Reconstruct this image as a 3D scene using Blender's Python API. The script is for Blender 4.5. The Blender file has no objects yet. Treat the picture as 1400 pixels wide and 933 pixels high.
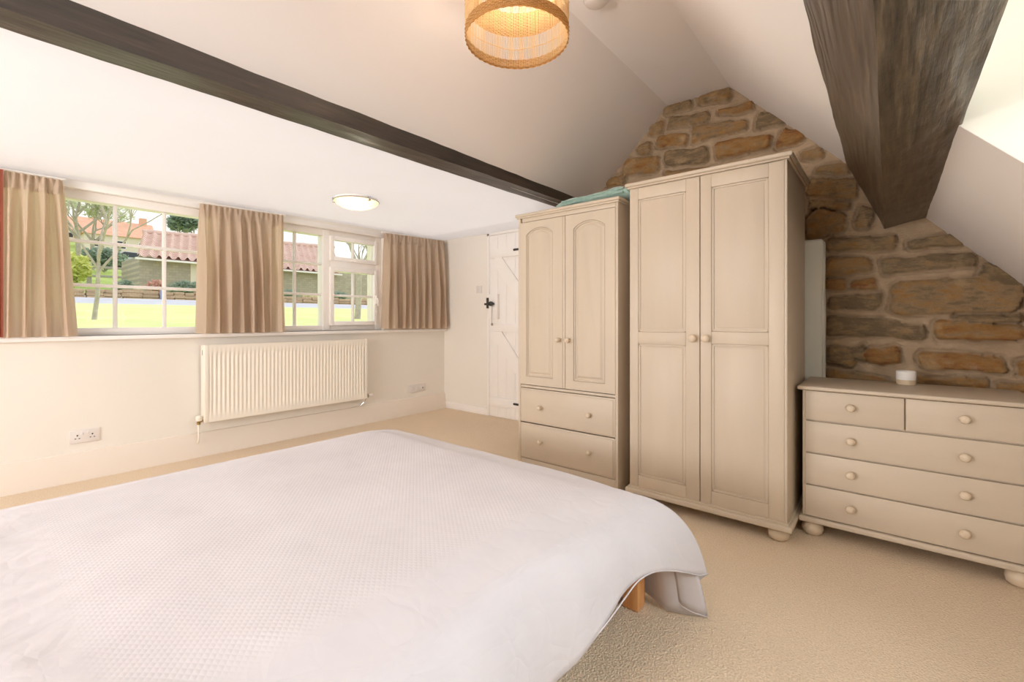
import bpy, bmesh, math, random
import numpy as np
from mathutils import Matrix, Vector, Euler, noise
PI = math.pi
rnd = random.Random(7)
SC = bpy.context.scene
COL = SC.collection

# ------------------------------------------------------------------ materials
def lin(c):
    return tuple(((v / 255) / 12.92 if v / 255 <= .04045 else ((v / 255 + .055) / 1.055) ** 2.4) for v in c) + (1,)

class NT:
    def __init__(s, name):
        s.m = bpy.data.materials.new(name); s.m.use_nodes = True
        s.t = s.m.node_tree; s.n = s.t.nodes; s.l = s.t.links
        s.b = s.n['Principled BSDF']; s.out = s.n['Material Output']
    def node(s, typ, **kw):
        o = s.n.new(typ)
        for k, v in kw.items():
            if k in o.inputs: o.inputs[k].default_value = v
            else: setattr(o, k, v)
        return o
    def link(s, a, b): s.l.new(a, b)
    def coord(s, kind='Object', scale=(1, 1, 1)):
        c = s.node('ShaderNodeTexCoord'); m = s.node('ShaderNodeMapping')
        m.inputs['Scale'].default_value = scale
        s.link(c.outputs[kind], m.inputs['Vector']); return m.outputs['Vector']
    def noise(s, vec, scale, detail=3, rough=.55):
        n = s.node('ShaderNodeTexNoise'); n.inputs['Scale'].default_value = scale
        n.inputs['Detail'].default_value = detail; n.inputs['Roughness'].default_value = rough
        s.link(vec, n.inputs['Vector']); return n.outputs['Fac']
    def ramp(s, fac, stops):
        r = s.node('ShaderNodeValToRGB'); e = r.color_ramp.elements
        while len(e) < len(stops): e.new(.5)
        for i, (p, c) in enumerate(stops):
            e[i].position = p; e[i].color = c
        s.link(fac, r.inputs['Fac']); return r.outputs['Color']
    def bump(s, h, strength, dist=.01, normal=None):
        b = s.node('ShaderNodeBump'); b.inputs['Strength'].default_value = strength
        b.inputs['Distance'].default_value = dist; s.link(h, b.inputs['Height'])
        if normal is not None: s.link(normal, b.inputs['Normal'])
        return b.outputs['Normal']
    def math(s, op, a, b=None):
        m = s.node('ShaderNodeMath', operation=op)
        for i, v in enumerate((a, b)):
            if v is None: continue
            if isinstance(v, (int, float)): m.inputs[i].default_value = v
            else: s.link(v, m.inputs[i])
        return m.outputs[0]
    def mix(s, fac, a, b):
        m = s.node('ShaderNodeMix', data_type='RGBA')
        for sock, v in ((m.inputs[0], fac), (m.inputs[6], a), (m.inputs[7], b)):
            if isinstance(v, (tuple, int, float)): sock.default_value = v
            else: s.link(v, sock)
        return m.outputs[2]

def paint(name, rgb, var=.04, rough=.6, nscale=3, bump=.05, bscale=60, stretch=(1, 1, 1)):
    t = NT(name); c = lin(rgb)
    v = t.coord('Object', stretch)
    lo = tuple(x * (1 - var) for x in c[:3]) + (1,); hi = tuple(min(1, x * (1 + var)) for x in c[:3]) + (1,)
    t.link(t.ramp(t.noise(v, nscale), [(.3, lo), (.7, hi)]), t.b.inputs['Base Color'])
    t.b.inputs['Roughness'].default_value = rough
    if bump: t.link(t.bump(t.noise(v, bscale, 2), bump, .004), t.b.inputs['Normal'])
    return t.m

M = {}
M['ceil'] = paint('ceiling_paint', (242, 238, 236), .012, .9, 1.2, .08, 25)
M['wall'] = paint('wall_paint', (235, 230, 222), .02, .85, 1.0, .12, 18)
M['white'] = paint('white_gloss_paint', (242, 238, 234), .01, .35, 2, .03, 40)
M['upvc'] = paint('white_window_plastic', (244, 240, 236), .006, .3, 2, 0)
M['skirt'] = paint('skirting_paint', (232, 222, 210), .015, .6, 2, .06, 20)
M['rad'] = paint('radiator_enamel', (241, 235, 223), .01, .35, 2, 0)
M['furn'] = paint('taupe_furniture_paint', (201, 187, 168), .03, .5, 2.2, .06, 50, (5, 5, .6))
M['furnh'] = paint('taupe_furniture_paint_sideways', (201, 187, 168), .03, .5, 2.2, .06, 50, (.6, 5, 5))
M['knob'] = paint('taupe_knob_paint', (214, 197, 174), .03, .45, 8, 0)
M['inside'] = paint('wardrobe_back_panel', (150, 128, 102), .05, .8, 2, 0)
M['brass'] = paint('aged_brass', (176, 150, 92), .05, .35, 20, 0)
M['brass'].node_tree.nodes['Principled BSDF'].inputs['Metallic'].default_value = 1
M['chrome'] = paint('chrome', (200, 200, 198), .02, .2, 20, 0)
M['chrome'].node_tree.nodes['Principled BSDF'].inputs['Metallic'].default_value = 1
M['pewter'] = paint('dark_pewter', (70, 68, 66), .15, .5, 30, .1, 80)
M['pewter'].node_tree.nodes['Principled BSDF'].inputs['Metallic'].default_value = .6
M['dark'] = paint('dark_slot', (24, 22, 20), .05, .7, 10, 0)
M['plastic'] = paint('socket_plastic', (226, 220, 216), .01, .4, 5, 0)
M['string'] = paint('string', (150, 140, 128), .1, .9, 40, 0)
M['lamp_glass_trim'] = M['chrome']
M['slab'] = paint('pale_grey_mattress_ticking', (224, 226, 220), .02, .9, 4, .1, 120)
M['pot'] = paint('white_glazed_pot', (240, 238, 234), .01, .25, 5, 0)
M['potbase'] = paint('buff_stoneware', (205, 186, 158), .05, .6, 30, .05, 120)
M['red'] = paint('terracotta_red_cloth', (178, 104, 82), .06, .9, 6, .1, 150)

def m_beam():
    t = NT('dark_stained_beam')
    v = t.coord('Object', (1.2, 16, 16)); v2 = t.coord('Object', (.6, 3, 3))
    n1 = t.noise(v, 4, 6, .65); n2 = t.noise(v2, 3, 4)
    col = t.ramp(n1, [(.3, lin((38, 31, 26))), (.55, lin((56, 47, 40))), (.8, lin((80, 69, 58)))])
    t.link(col, t.b.inputs['Base Color'])
    t.link(t.ramp(n2, [(.3, (.34,) * 3 + (1,)), (.7, (.52,) * 3 + (1,))]), t.b.inputs['Roughness'])
    t.b.inputs['Specular IOR Level'].default_value = .75
    nb = t.bump(n1, .45, .006); t.link(t.bump(n2, .5, .02, nb), t.b.inputs['Normal'])
    return t.m
M['beam'] = m_beam()
def m_purlin():
    t = NT('weathered_dark_purlin')
    v = t.coord('Object', (1.1, 16, 16)); v2 = t.coord('Object', (2, 5, 5))
    n1 = t.noise(v, 3.5, 7, .7); n2 = t.noise(v2, 2.2, 4)
    w = t.node('ShaderNodeTexWave', wave_type='RINGS'); w.inputs['Scale'].default_value = 1.6
    w.inputs['Distortion'].default_value = 9; w.inputs['Detail'].default_value = 3
    t.link(t.coord('Object', (.9, 4, 4)), w.inputs['Vector'])
    col = t.ramp(n1, [(.3, lin((26, 22, 17))), (.5, lin((66, 54, 40))), (.75, lin((116, 97, 74)))])
    t.link(col, t.b.inputs['Base Color'])
    t.b.inputs['Roughness'].default_value = .33
    t.b.inputs['Specular IOR Level'].default_value = .85
    nb = t.bump(n1, .35, .006); nb = t.bump(w.outputs['Fac'], .35, .006, nb)
    t.link(t.bump(n2, .22, .02, nb), t.b.inputs['Normal'])
    return t.m
M['purlin'] = m_purlin()
def m_carpet():
    t = NT('beige_loop_carpet')
    v = t.coord('Object')
    big = t.noise(v, 1.6, 4); fine = t.noise(v, 160, 3, .7)
    vo = t.node('ShaderNodeTexVoronoi'); vo.inputs['Scale'].default_value = 150; t.link(v, vo.inputs['Vector'])
    c = t.mix(t.ramp(fine, [(.35, (0, 0, 0, 1)), (.65, (1, 1, 1, 1))]), lin((218, 198, 172)), lin((240, 222, 198)))
    c2 = t.mix(t.ramp(big, [(.35, (0, 0, 0, 1)), (.7, (.35,) * 3 + (1,))]), c, lin((220, 200, 175)))
    t.link(c2, t.b.inputs['Base Color']); t.b.inputs['Roughness'].default_value = 1
    t.b.inputs['Specular IOR Level'].default_value = .1
    nb = t.bump(vo.outputs['Distance'], .6, .006)
    t.link(t.bump(fine, .5, .004, nb), t.b.inputs['Normal'])
    return t.m
M['carpet'] = m_carpet()
def m_curtain():
    t = NT('taupe_curtain_cloth')
    v = t.coord('Object'); w = t.noise(v, 350, 2)
    t.link(t.ramp(w, [(.3, lin((226, 210, 189))), (.7, lin((235, 221, 203)))]), t.b.inputs['Base Color'])
    t.b.inputs['Roughness'].default_value = .85
    t.b.inputs['Sheen Weight'].default_value = .2
    t.link(t.bump(w, .15, .002), t.b.inputs['Normal'])
    tr = t.node('ShaderNodeBsdfTranslucent'); tr.inputs['Color'].default_value = lin((240, 224, 210))
    mx = t.node('ShaderNodeMixShader'); mx.inputs[0].default_value = .27
    t.link(t.b.outputs[0], mx.inputs[1]); t.link(tr.outputs[0], mx.inputs[2]); t.link(mx.outputs[0], t.out.inputs[0])
    return t.m
M['curtain'] = m_curtain()
def m_spread():
    t = NT('white_matelasse_cotton')
    uv = t.node('ShaderNodeUVMap'); uv.uv_map = 'cloth'
    sp = t.node('ShaderNodeSeparateXYZ'); t.link(uv.outputs[0], sp.inputs[0])
    k = 2 * PI / .030
    su = t.math('SINE', t.math('MULTIPLY', t.math('ADD', sp.outputs[0], t.math('MULTIPLY', sp.outputs[1], .8)), k)); sv = t.math('SINE', t.math('MULTIPLY', t.math('SUBTRACT', sp.outputs[0], t.math('MULTIPLY', sp.outputs[1], .8)), k))
    dots = t.math('MULTIPLY', t.math('ABSOLUTE', su), t.math('ABSOLUTE', sv))
    # floral border relief, from edge-distance attribute
    at = t.node('ShaderNodeAttribute'); at.attribute_name = 'border'
    mp = t.node('ShaderNodeMapping'); t.link(uv.outputs[0], mp.inputs[0])
    nz = t.node('ShaderNodeTexNoise'); nz.inputs['Scale'].default_value = 5; t.link(mp.outputs[0], nz.inputs['Vector'])
    ad = t.node('ShaderNodeMix', data_type='RGBA', blend_type='ADD'); ad.inputs[0].default_value = .22
    t.link(mp.outputs[0], ad.inputs[6]); t.link(nz.outputs['Color'], ad.inputs[7])
    vo = t.node('ShaderNodeTexVoronoi', feature='DISTANCE_TO_EDGE'); vo.inputs['Scale'].default_value = 11
    t.link(ad.outputs[2], vo.inputs['Vector'])
    vein = t.math('MULTIPLY', t.math('MINIMUM', vo.outputs['Distance'], .22), 4.2)
    h = t.mix(at.outputs['Fac'], dots, vein)
    fine = t.noise(mp.outputs[0], 420, 2)
    big = t.noise(mp.outputs[0], 3.5, 4)
    t.link(t.ramp(big, [(.3, lin((202, 197, 200))), (.7, lin((209, 204, 207)))]), t.b.inputs['Base Color'])
    t.b.inputs['Roughness'].default_value = .95
    t.b.inputs['Sheen Weight'].default_value = .15
    n = t.bump(h, .20, .004); n = t.bump(fine, .06, .002, n); n = t.bump(big, .12, .05, n)
    t.link(n, t.b.inputs['Normal'])
    return t.m
M['spread'] = m_spread()
def m_wood(name, a, b):
    t = NT(name); v = t.coord('Object', (14, 14, 1.2))
    t.link(t.ramp(t.noise(v, 3, 5, .6), [(.3, lin(a)), (.7, lin(b))]), t.b.inputs['Base Color'])
    t.b.inputs['Roughness'].default_value = .45; return t.m
M['pine'] = m_wood('orange_pine', (206, 142, 84), (230, 174, 116))
M['fencewood'] = m_wood('grey_fence_wood', (160, 154, 146), (182, 176, 166))
def m_wicker(name, a, b):
    t = NT(name); v = t.coord('Object')
    w = t.node('ShaderNodeTexWave', bands_direction='Z'); w.inputs['Scale'].default_value = 60
    w.inputs['Distortion'].default_value = 3; w.inputs['Detail'].default_value = 2; t.link(v, w.inputs['Vector'])
    t.link(t.ramp(w.outputs['Fac'], [(.2, lin(a)), (.8, lin(b))]), t.b.inputs['Base Color'])
    t.b.inputs['Roughness'].default_value = .6
    t.link(t.bump(w.outputs['Fac'], .5, .004), t.b.inputs['Normal'])
    tr = t.node('ShaderNodeBsdfTranslucent'); tr.inputs['Color'].default_value = lin((236, 188, 112))
    mx = t.node('ShaderNodeMixShader'); mx.inputs[0].default_value = .22
    t.link(t.b.outputs[0], mx.inputs[1]); t.link(tr.outputs[0], mx.inputs[2]); t.link(mx.outputs[0], t.out.inputs[0])
    return t.m
M['wicker'] = m_wicker('honey_wicker', (184, 138, 82), (220, 180, 118))
M['rib'] = m_wicker('pale_cane', (226, 196, 140), (240, 214, 164))
def m_teal():
    t = NT('teal_velour'); v = t.coord('Object')
    n = t.noise(v, 14, 5, .6)
    t.link(t.ramp(n, [(.3, lin((118, 150, 141))), (.7, lin((158, 184, 174)))]), t.b.inputs['Base Color'])
    t.b.inputs['Roughness'].default_value = .9; t.b.inputs['Sheen Weight'].default_value = .6
    t.link(t.bump(n, .4, .02), t.b.inputs['Normal']); return t.m
M['teal'] = m_teal()
def m_emit(name, rgb, strength, base=(250, 240, 220)):
    t = NT(name); t.b.inputs['Base Color'].default_value = lin(base)
    t.b.inputs['Emission Color'].default_value = lin(rgb); t.b.inputs['Emission Strength'].default_value = strength
    t.b.inputs['Roughness'].default_value = .3
    return t.m
M['bulb'] = m_emit('lit_bulb', (255, 232, 208), 175)
M['dome'] = m_emit('lit_opal_glass', (255, 216, 150), .12, (250, 236, 205))
def _dome():
    m = M['dome']; t = m.node_tree; b = t.nodes['Principled BSDF']
    tr = t.nodes.new('ShaderNodeBsdfTransparent'); mx = t.nodes.new('ShaderNodeMixShader'); mx.inputs[0].default_value = .35
    tl = t.nodes.new('ShaderNodeBsdfTranslucent'); mx2 = t.nodes.new('ShaderNodeMixShader'); mx2.inputs[0].default_value = .3
    tl.inputs[0].default_value = lin((255, 236, 205))
    t.links.new(b.outputs[0], mx2.inputs[1]); t.links.new(tl.outputs[0], mx2.inputs[2])
    t.links.new(mx2.outputs[0], mx.inputs[1]); t.links.new(tr.outputs[0], mx.inputs[2]); t.links.new(mx.outputs[0], t.nodes['Material Output'].inputs[0])
_dome()
def m_glass():
    t = NT('window_glass')
    tr = t.node('ShaderNodeBsdfTransparent'); gl = t.node('ShaderNodeBsdfGlossy'); gl.inputs['Roughness'].default_value = .02
    mx = t.node('ShaderNodeMixShader'); fr = t.node('ShaderNodeFresnel'); fr.inputs['IOR'].default_value = 1.08
    t.link(fr.outputs[0], mx.inputs[0])
    t.link(tr.outputs[0], mx.inputs[1]); t.link(gl.outputs[0], mx.inputs[2]); t.link(mx.outputs[0], t.out.inputs[0])
    return t.m
M['glass'] = m_glass()
def m_stone():
    t = NT('sandstone_and_mortar')
    v = t.coord('Object')
    ms = t.node('ShaderNodeAttribute'); ms.attribute_name = 'stone_mask'
    hu = t.node('ShaderNodeAttribute'); hu.attribute_name = 'stone_hue'
    n1 = t.noise(t.coord('Object', (1, 3, 9)), 3.2, 6, .65); n2 = t.noise(v, 34, 5, .7); n3 = t.noise(v, 8, 4)
    f = t.math('ADD', t.math('MULTIPLY', hu.outputs['Fac'], .85), t.math('MULTIPLY', t.math('SUBTRACT', n1, .5), 2.0))
    stone = t.ramp(f, [(.05, lin((122, 104, 80))), (.3, lin((154, 130, 98))), (.55, lin((162, 126, 80))), (.8, lin((158, 112, 60))), (1, lin((134, 84, 50)))])
    stone = t.mix(t.ramp(n2, [(.3, (0, 0, 0, 1)), (.75, (.45,) * 3 + (1,))]), stone, lin((112, 90, 62)))
    stone = t.mix(t.ramp(n3, [(.58, (0, 0, 0, 1)), (.8, (.55,) * 3 + (1,))]), stone, lin((206, 180, 140)))
    mort = t.mix(t.ramp(n3, [(.3, (0, 0, 0, 1)), (.7, (1, 1, 1, 1))]), lin((164, 141, 114)), lin((186, 163, 135)))
    t.link(t.mix(ms.outputs['Fac'], mort, stone), t.b.inputs['Base Color'])
    t.b.inputs['Roughness'].default_value = .95
    n = t.bump(n2, .9, .010); t.link(t.bump(n1, .8, .02, n), t.b.inputs['Normal'])
    return t.m
M['stone'] = m_stone()
# outside
def m_noise(name, a, b, scale, rough=.9, bump=.3, st=(1, 1, 1)):
    t = NT(name); v = t.coord('Object', st); n = t.noise(v, scale, 5, .65)
    t.link(t.ramp(n, [(.3, lin(a)), (.7, lin(b))]), t.b.inputs['Base Color']); t.b.inputs['Roughness'].default_value = rough
    t.b.inputs['Specular IOR Level'].default_value = .2
    if bump: t.link(t.bump(n, bump, .03), t.b.inputs['Normal'])
    return t.m
M['grass'] = m_noise('lawn_grass', (226, 236, 172), (240, 246, 200), 1.2)
M['bank'] = m_noise('bank_grass', (176, 198, 122), (214, 224, 158), .8)
M['road'] = m_noise('pale_tarmac', (212, 214, 222), (226, 228, 234), 2)
def m_masonry(name, a, b, c, sc):
    t = NT(name); v = t.coord('Object', (1, 1, 1))
    mp = t.node('ShaderNodeMapping'); mp.inputs['Rotation'].default_value = (PI / 2, 0, 0); t.link(v, mp.inputs[0])
    br = t.node('ShaderNodeTexBrick'); br.inputs['Scale'].default_value = sc
    br.inputs['Color1'].default_value = lin(a); br.inputs['Color2'].default_value = lin(b); br.inputs['Mortar'].default_value = lin(c)
    br.inputs['Mortar Size'].default_value = .015; t.link(mp.outputs[0], br.inputs['Vector'])
    n = t.noise(v, 3, 4)
    t.link(t.mix(t.ramp(n, [(.35, (0, 0, 0, 1)), (.7, (.5,) * 3 + (1,))]), br.outputs['Color'], lin(c)), t.b.inputs['Base Color'])
    t.b.inputs['Roughness'].default_value = .95; return t.m
M['barnstone'] = m_masonry('barn_stone', (176, 166, 150), (198, 186, 166), (166, 158, 146), 2.2)
M['drystone'] = m_masonry('dry_stone', (206, 180, 144), (188, 162, 128), (160, 142, 118), 3.5)
M['pantile'] = m_noise('clay_pantile', (212, 180, 168), (226, 202, 192), 3)
M['farhouse'] = m_noise('pale_render', (230, 218, 202), (238, 228, 214), 1)
M['farroof'] = m_noise('orange_roof', (224, 172, 146), (236, 190, 164), 2)
M['bark'] = m_noise('grey_bark', (160, 152, 140), (190, 182, 168), 12)
def m_leaf(name, a, b):
    t = NT(name); v = t.coord('Object'); n = t.noise(v, 4, 2)
    t.link(t.ramp(n, [(.35, lin(a)), (.65, lin(b))]), t.b.inputs['Base Color']); t.b.inputs['Roughness'].default_value = .7
    tr = t.node('ShaderNodeBsdfTranslucent'); tr.inputs['Color'].default_value = lin(b)
    mx = t.node('ShaderNodeMixShader'); mx.inputs[0].default_value = .35
    t.link(t.b.outputs[0], mx.inputs[1]); t.link(tr.outputs[0], mx.inputs[2]); t.link(mx.outputs[0], t.out.inputs[0])
    return t.m
M['leafpale'] = m_leaf('pale_spring_leaf', (204, 208, 178), (222, 226, 196))
M['leafyellow'] = m_leaf('yellow_green_leaf', (206, 214, 116), (226, 230, 150))
M['leafdark'] = m_leaf('dark_green_leaf', (138, 158, 142), (168, 184, 164))
M['blossom'] = m_leaf('pink_blossom', (204, 152, 138), (224, 184, 170))
M['blossomw'] = m_leaf('cream_blossom', (214, 206, 160), (236, 230, 200))
M['carbody'] = paint('silver_car_paint', (206, 208, 214), .02, .3, 3, 0)
M['carglass'] = paint('car_window', (58, 64, 74), .05, .1, 3, 0)
M['tyre'] = paint('tyre_rubber', (46, 46, 48), .05, .8, 8, 0)
M['bluepost'] = paint('blue_grey_post', (150, 156, 190), .03, .7, 8, 0)

# ------------------------------------------------------------------ mesh building
class MB:
    def __init__(s, xf=None): s.bm = bmesh.new(); s.xf = xf
    def _fin(s, verts, xf=None):
        for m in (xf, s.xf):
            if m is not None: bmesh.ops.transform(s.bm, matrix=m, verts=[v for v in verts if v.is_valid])
    def box(s, x0, x1, y0, y1, z0, z1, bev=0, seg=2, xf=None):
        bm = s.bm
        vs = [bm.verts.new((x, y, z)) for x in (x0, x1) for y in (y0, y1) for z in (z0, z1)]
        F = [(0, 1, 3, 2), (4, 6, 7, 5), (0, 4, 5, 1), (2, 3, 7, 6), (0, 2, 6, 4), (1, 5, 7, 3)]
        fs = [bm.faces.new([vs[i] for i in f]) for f in F]
        allv = vs
        if bev:
            es = list({e for f in fs for e in f.edges})
            r = bmesh.ops.bevel(bm, geom=es, offset=bev, segments=seg, affect='EDGES', profile=.5)
            allv = list({v for f in r['faces'] for v in f.verts} | {v for v in vs if v.is_valid})
        s._fin(allv, xf); return s
    def lathe(s, prof, n=32, xf=None, cap=True):
        bm = s.bm; rings = []; allv = []
        for r, z in prof:
            if r < 1e-6:
                v = bm.verts.new((0, 0, z)); rings.append([v]); allv.append(v)
            else:
                ring = [bm.verts.new((r * math.cos(2 * PI * i / n), r * math.sin(2 * PI * i / n), z)) for i in range(n)]
                rings.append(ring); allv += ring
        for a, b in zip(rings, rings[1:]):
            for i in range(n):
                j = (i + 1) % n
                if len(a) == 1 and len(b) == 1: continue
                if len(a) == 1: bm.faces.new((a[0], b[i], b[j]))
                elif len(b) == 1: bm.faces.new((a[i], a[j], b[0]))
                else: bm.faces.new((a[i], a[j], b[j], b[i]))
        if cap:
            for ring in (rings[0], rings[-1]):
                if len(ring) > 1: bm.faces.new(ring)
        s._fin(allv, xf); return s
    def tube(s, pts, rad, n=8, cap=True, xf=None):
        bm = s.bm; pts = [Vector(p) for p in pts]; rings = []; allv = []
        if not isinstance(rad, (list, tuple)): rad = [rad] * len(pts)
        up = None
        for i, p in enumerate(pts):
            d = (pts[min(i + 1, len(pts) - 1)] - pts[max(i - 1, 0)])
            d = d.normalized() if d.length > 1e-9 else Vector((0, 0, 1))
            if up is None: up = d.orthogonal().normalized()
            else:
                up = up - d * up.dot(d); up = up.normalized() if up.length > 1e-6 else d.orthogonal().normalized()
            w = d.cross(up)
            ring = [bm.verts.new(p + (up * math.cos(2 * PI * k / n) + w * math.sin(2 * PI * k / n)) * rad[i]) for k in range(n)]
            rings.append(ring); allv += ring
        for a, b in zip(rings, rings[1:]):
            for k in range(n):
                j = (k + 1) % n; bm.faces.new((a[k], a[j], b[j], b[k]))
        if cap:
            bm.faces.new(rings[0]); bm.faces.new(rings[-1])
        s._fin(allv, xf); return s
    def prism(s, poly, d0, d1, axis='y', xf=None, holes=()):
        """poly of 2-D points; axis 'y' -> (x, z) outline extruded y d0..d1; 'x' -> (y, z); 'z' -> (x, y)"""
        bm = s.bm
        def P(u, v, d):
            return (u, d, v) if axis == 'y' else ((d, u, v) if axis == 'x' else (u, v, d))
        allv = []
        loops = [list(poly)] + [list(h) for h in holes]
        v0s = [[bm.verts.new(P(u, v, d0)) for u, v in lp] for lp in loops]
        v1s = [[bm.verts.new(P(u, v, d1)) for u, v in lp] for lp in loops]
        for lp0, lp1 in zip(v0s, v1s):
            n = len(lp0)
            for i in range(n):
                j = (i + 1) % n; bm.faces.new((lp0[i], lp0[j], lp1[j], lp1[i]))
            allv += lp0 + lp1
        if not holes:
            bm.faces.new(v0s[0]); bm.faces.new(v1s[0])
        else:
            for vs in (v0s, v1s):
                es = []
                for lp in vs:
                    n = len(lp)
                    for i in range(n):
                        e = bm.edges.get((lp[i], lp[(i + 1) % n])); es.append(e)
                bmesh.ops.triangle_fill(bm, use_beauty=True, use_dissolve=True, edges=es)
        s._fin(allv, xf); return s
    def grid(s, nu, nv, fn, closed=False, xf=None):
        bm = s.bm
        g = [[bm.verts.new(fn(i, j)) for j in range(nv)] for i in range(nu)]
        for i in range(nu if closed else nu - 1):
            for j in range(nv - 1):
                k = (i + 1) % nu
                bm.faces.new((g[i][j], g[k][j], g[k][j + 1], g[i][j + 1]))
        s._fin([v for r in g for v in r], xf); return g
    def build(s, name, mat, parent=None, angle=40, smooth=True, recalc=True):
        if recalc: bmesh.ops.recalc_face_normals(s.bm, faces=s.bm.faces[:])
        me = bpy.data.meshes.new(name); s.bm.to_mesh(me); s.bm.free()
        if smooth:
            me.shade_smooth(); me.set_sharp_from_angle(angle=math.radians(angle))
        if mat is not None: me.materials.append(mat)
        o = bpy.data.objects.new(name, me); COL.objects.link(o)
        if parent is not None: o.parent = parent
        return o

def tag(o, label, cat=None, group=None, kind=None):
    o['label'] = label
    if cat: o['category'] = cat
    if group: o['group'] = group
    if kind: o['kind'] = kind
    return o
def empty(name, loc=(0, 0, 0), rz=0):
    o = bpy.data.objects.new(name, None); COL.objects.link(o)
    o.location = loc; o.rotation_euler = (0, 0, rz); o.empty_display_size = .1; return o
def struct(mb, name, mat, label, cat, parent=None, **kw):
    o = mb.build(name, mat, parent, **kw)
    if parent is None: tag(o, label, cat, kind='structure')
    return o
def RX(a): return Matrix.Rotation(a, 4, 'X')
def RY(a): return Matrix.Rotation(a, 4, 'Y')
def RZ(a): return Matrix.Rotation(a, 4, 'Z')
def TR(x, y, z): return Matrix.Translation((x, y, z))

# ------------------------------------------------------------------ camera
cam = bpy.data.cameras.new('camera'); co = bpy.data.objects.new('camera', cam); COL.objects.link(co)
cam.sensor_width = 36; cam.lens = 16; cam.shift_y = -29.5 / 1400
co.location = (0, 0, 1.1)
co.rotation_euler = (PI / 2, 0, math.radians(39.6 - 90)); cam.clip_start = .02; cam.clip_end = 500
SC.camera = co

# ------------------------------------------------------------------ room shell
YW, XD, XS, XB = 4.282, 3.847, 3.42, -2.3      # window wall, door wall, stone wall, back wall
YK = -1.25
def zlow(x): return 2.049 + .0095 * x
def zr(y): return 1.983 + 1.08 * (y - .134)     # right-hand roof slope
RIDGE = [(1.293, 2.726), (.85, 2.723)]
floor = MB().box(XB - .1, XD + .1, YK - .1, YW + .1, -.1, 0)
struct(floor, 'floor', M['carpet'], 'beige loop pile carpet covering the bedroom floor', 'floor', smooth=False)
# window wall with the long window opening
WX0, WX1, WZ0, WZ1 = -.45, 2.96, .985, 2.0
w = MB()
w.box(XB - .1, WX0, YW, YW + .32, 0, 2.3); w.box(WX1, XD + .1, YW, YW + .32, 0, 2.3)
w.box(WX0, WX1, YW, YW + .32, 0, WZ0); w.box(WX0, WX1, YW, YW + .32, WZ1, 2.3)
struct(w, 'wall_left', M['wall'], 'cream painted wall below and around the long window', 'wall', smooth=False)
# door wall and return
w = MB().box(XD, XD + .12, 2.45, YW + .32, 0, 2.3)
struct(w, 'wall_back', M['wall'], 'plain white wall around the plank door', 'wall', smooth=False)
w = MB().box(XS + .03, XD + .12, 2.40, 2.449, 0, 2.3)
struct(w, 'wall_return', M['wall'], 'short white return wall behind the two-drawer wardrobe', 'wall', smooth=False)
# rear wall behind the viewpoint; its unseen window is added to admit fill light
w = MB()
w.box(XB - .2, XB, YK - .1, 1.0, 0, 2.9); w.box(XB - .2, XB, 3.2, YW + .1, 0, 2.9)
w.box(XB - .2, XB, 1.0, 3.2, 0, .85); w.box(XB - .2, XB, 1.0, 3.2, 2.0, 2.9)
struct(w, 'wall_rear', M['wall'], 'plain white rear wall with an added wide window', 'wall', smooth=False)
w2 = empty('added_window_2', (XB - .12, 2.1, .85)); tag(w2, 'wide white casement window added in the unseen rear wall to let fill light in', 'window', kind='structure')
f = MB()
for a, b in ((-1.1, -1.04), (-.03, .03), (1.04, 1.1)): f.box(-.03, .03, a, b, 0, 1.15, .006)
for a, b in ((0, .06), (1.09, 1.15)): f.box(-.028, .028, -1.1, 1.1, a, b, .006)
f.build('window_frame', M['upvc'], w2)
MB().box(-.004, .004, -1.05, 1.05, .05, 1.1).build('pane', M['glass'], w2)
# ceilings (each a slab with thickness)
w = MB()
w.grid(2, 2, lambda i, j: ((XB - .1, XD + .12)[i], (2.06, YW + .32)[j], zlow((XB - .1, XD + .12)[i])))
bmesh.ops.solidify(w.bm, geom=w.bm.faces[:], thickness=-.1)
struct(w, 'ceiling_low', M['ceil'], 'low flat ceiling between the window wall and the beam', 'ceiling', smooth=False)
def slab(name, prof, x0, x1, th, label):
    m = MB()
    pts = [Vector(p) for p in prof]
    nrm = []
    for a, b in zip(pts, pts[1:]):
        d = (b - a).normalized(); n = Vector((-d.y, d.x))
        if n.y < 0: n = -n
        nrm.append(n)
    out = [pts[0] + nrm[0] * th] + [pts[i] + (nrm[i - 1] + nrm[min(i, len(nrm) - 1)]).normalized() * th for i in range(1, len(pts))]
    m.prism([tuple(p) for p in pts] + [tuple(p) for p in reversed(out)], x0, x1, 'x')
    return struct(m, name, M['ceil'], label, 'ceiling', smooth=False)
slab('ceiling_slope_left', [(2.02, 2.726 - .978 * (2.02 - 1.293)), (1.293, 2.726)], XB - .1, XS + .2, .1, 'sloping ceiling running up from the long dark beam')
slab('ceiling_flat', [(1.293, 2.726), (.85, 2.723)], XB - .1, XS + .2, .1, 'narrow flat ceiling strip along the ridge')
DX0, DX1, DY0, DY1 = .15, 1.858, -.115, -.98     # dormer opening in the right slope
slab('ceiling_slope_right', [(.85, 2.723), (.1, zr(.1)), (DY0, zr(DY0))], XB - .1, XS + .2, .1, 'sloping ceiling above the weathered purlin')
m = MB()
def slope_piece(m, x0, x1, y0, y1):
    m.prism([(y0, zr(y0)), (y1, zr(y1)), (y1 - .08, zr(y1) + .08), (y0 - .08, zr(y0) + .08)], x0, x1, 'x')
slope_piece(m, DX1 + .002, XS + .2, DY0, YK); slope_piece(m, XB - .1, DX0 - .002, DY0, YK); slope_piece(m, DX0, DX1, DY1, YK)
struct(m, 'ceiling_slope_dormer', M['ceil'], 'white sloping ceiling below the purlin around the dormer', 'ceiling', smooth=False)
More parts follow.
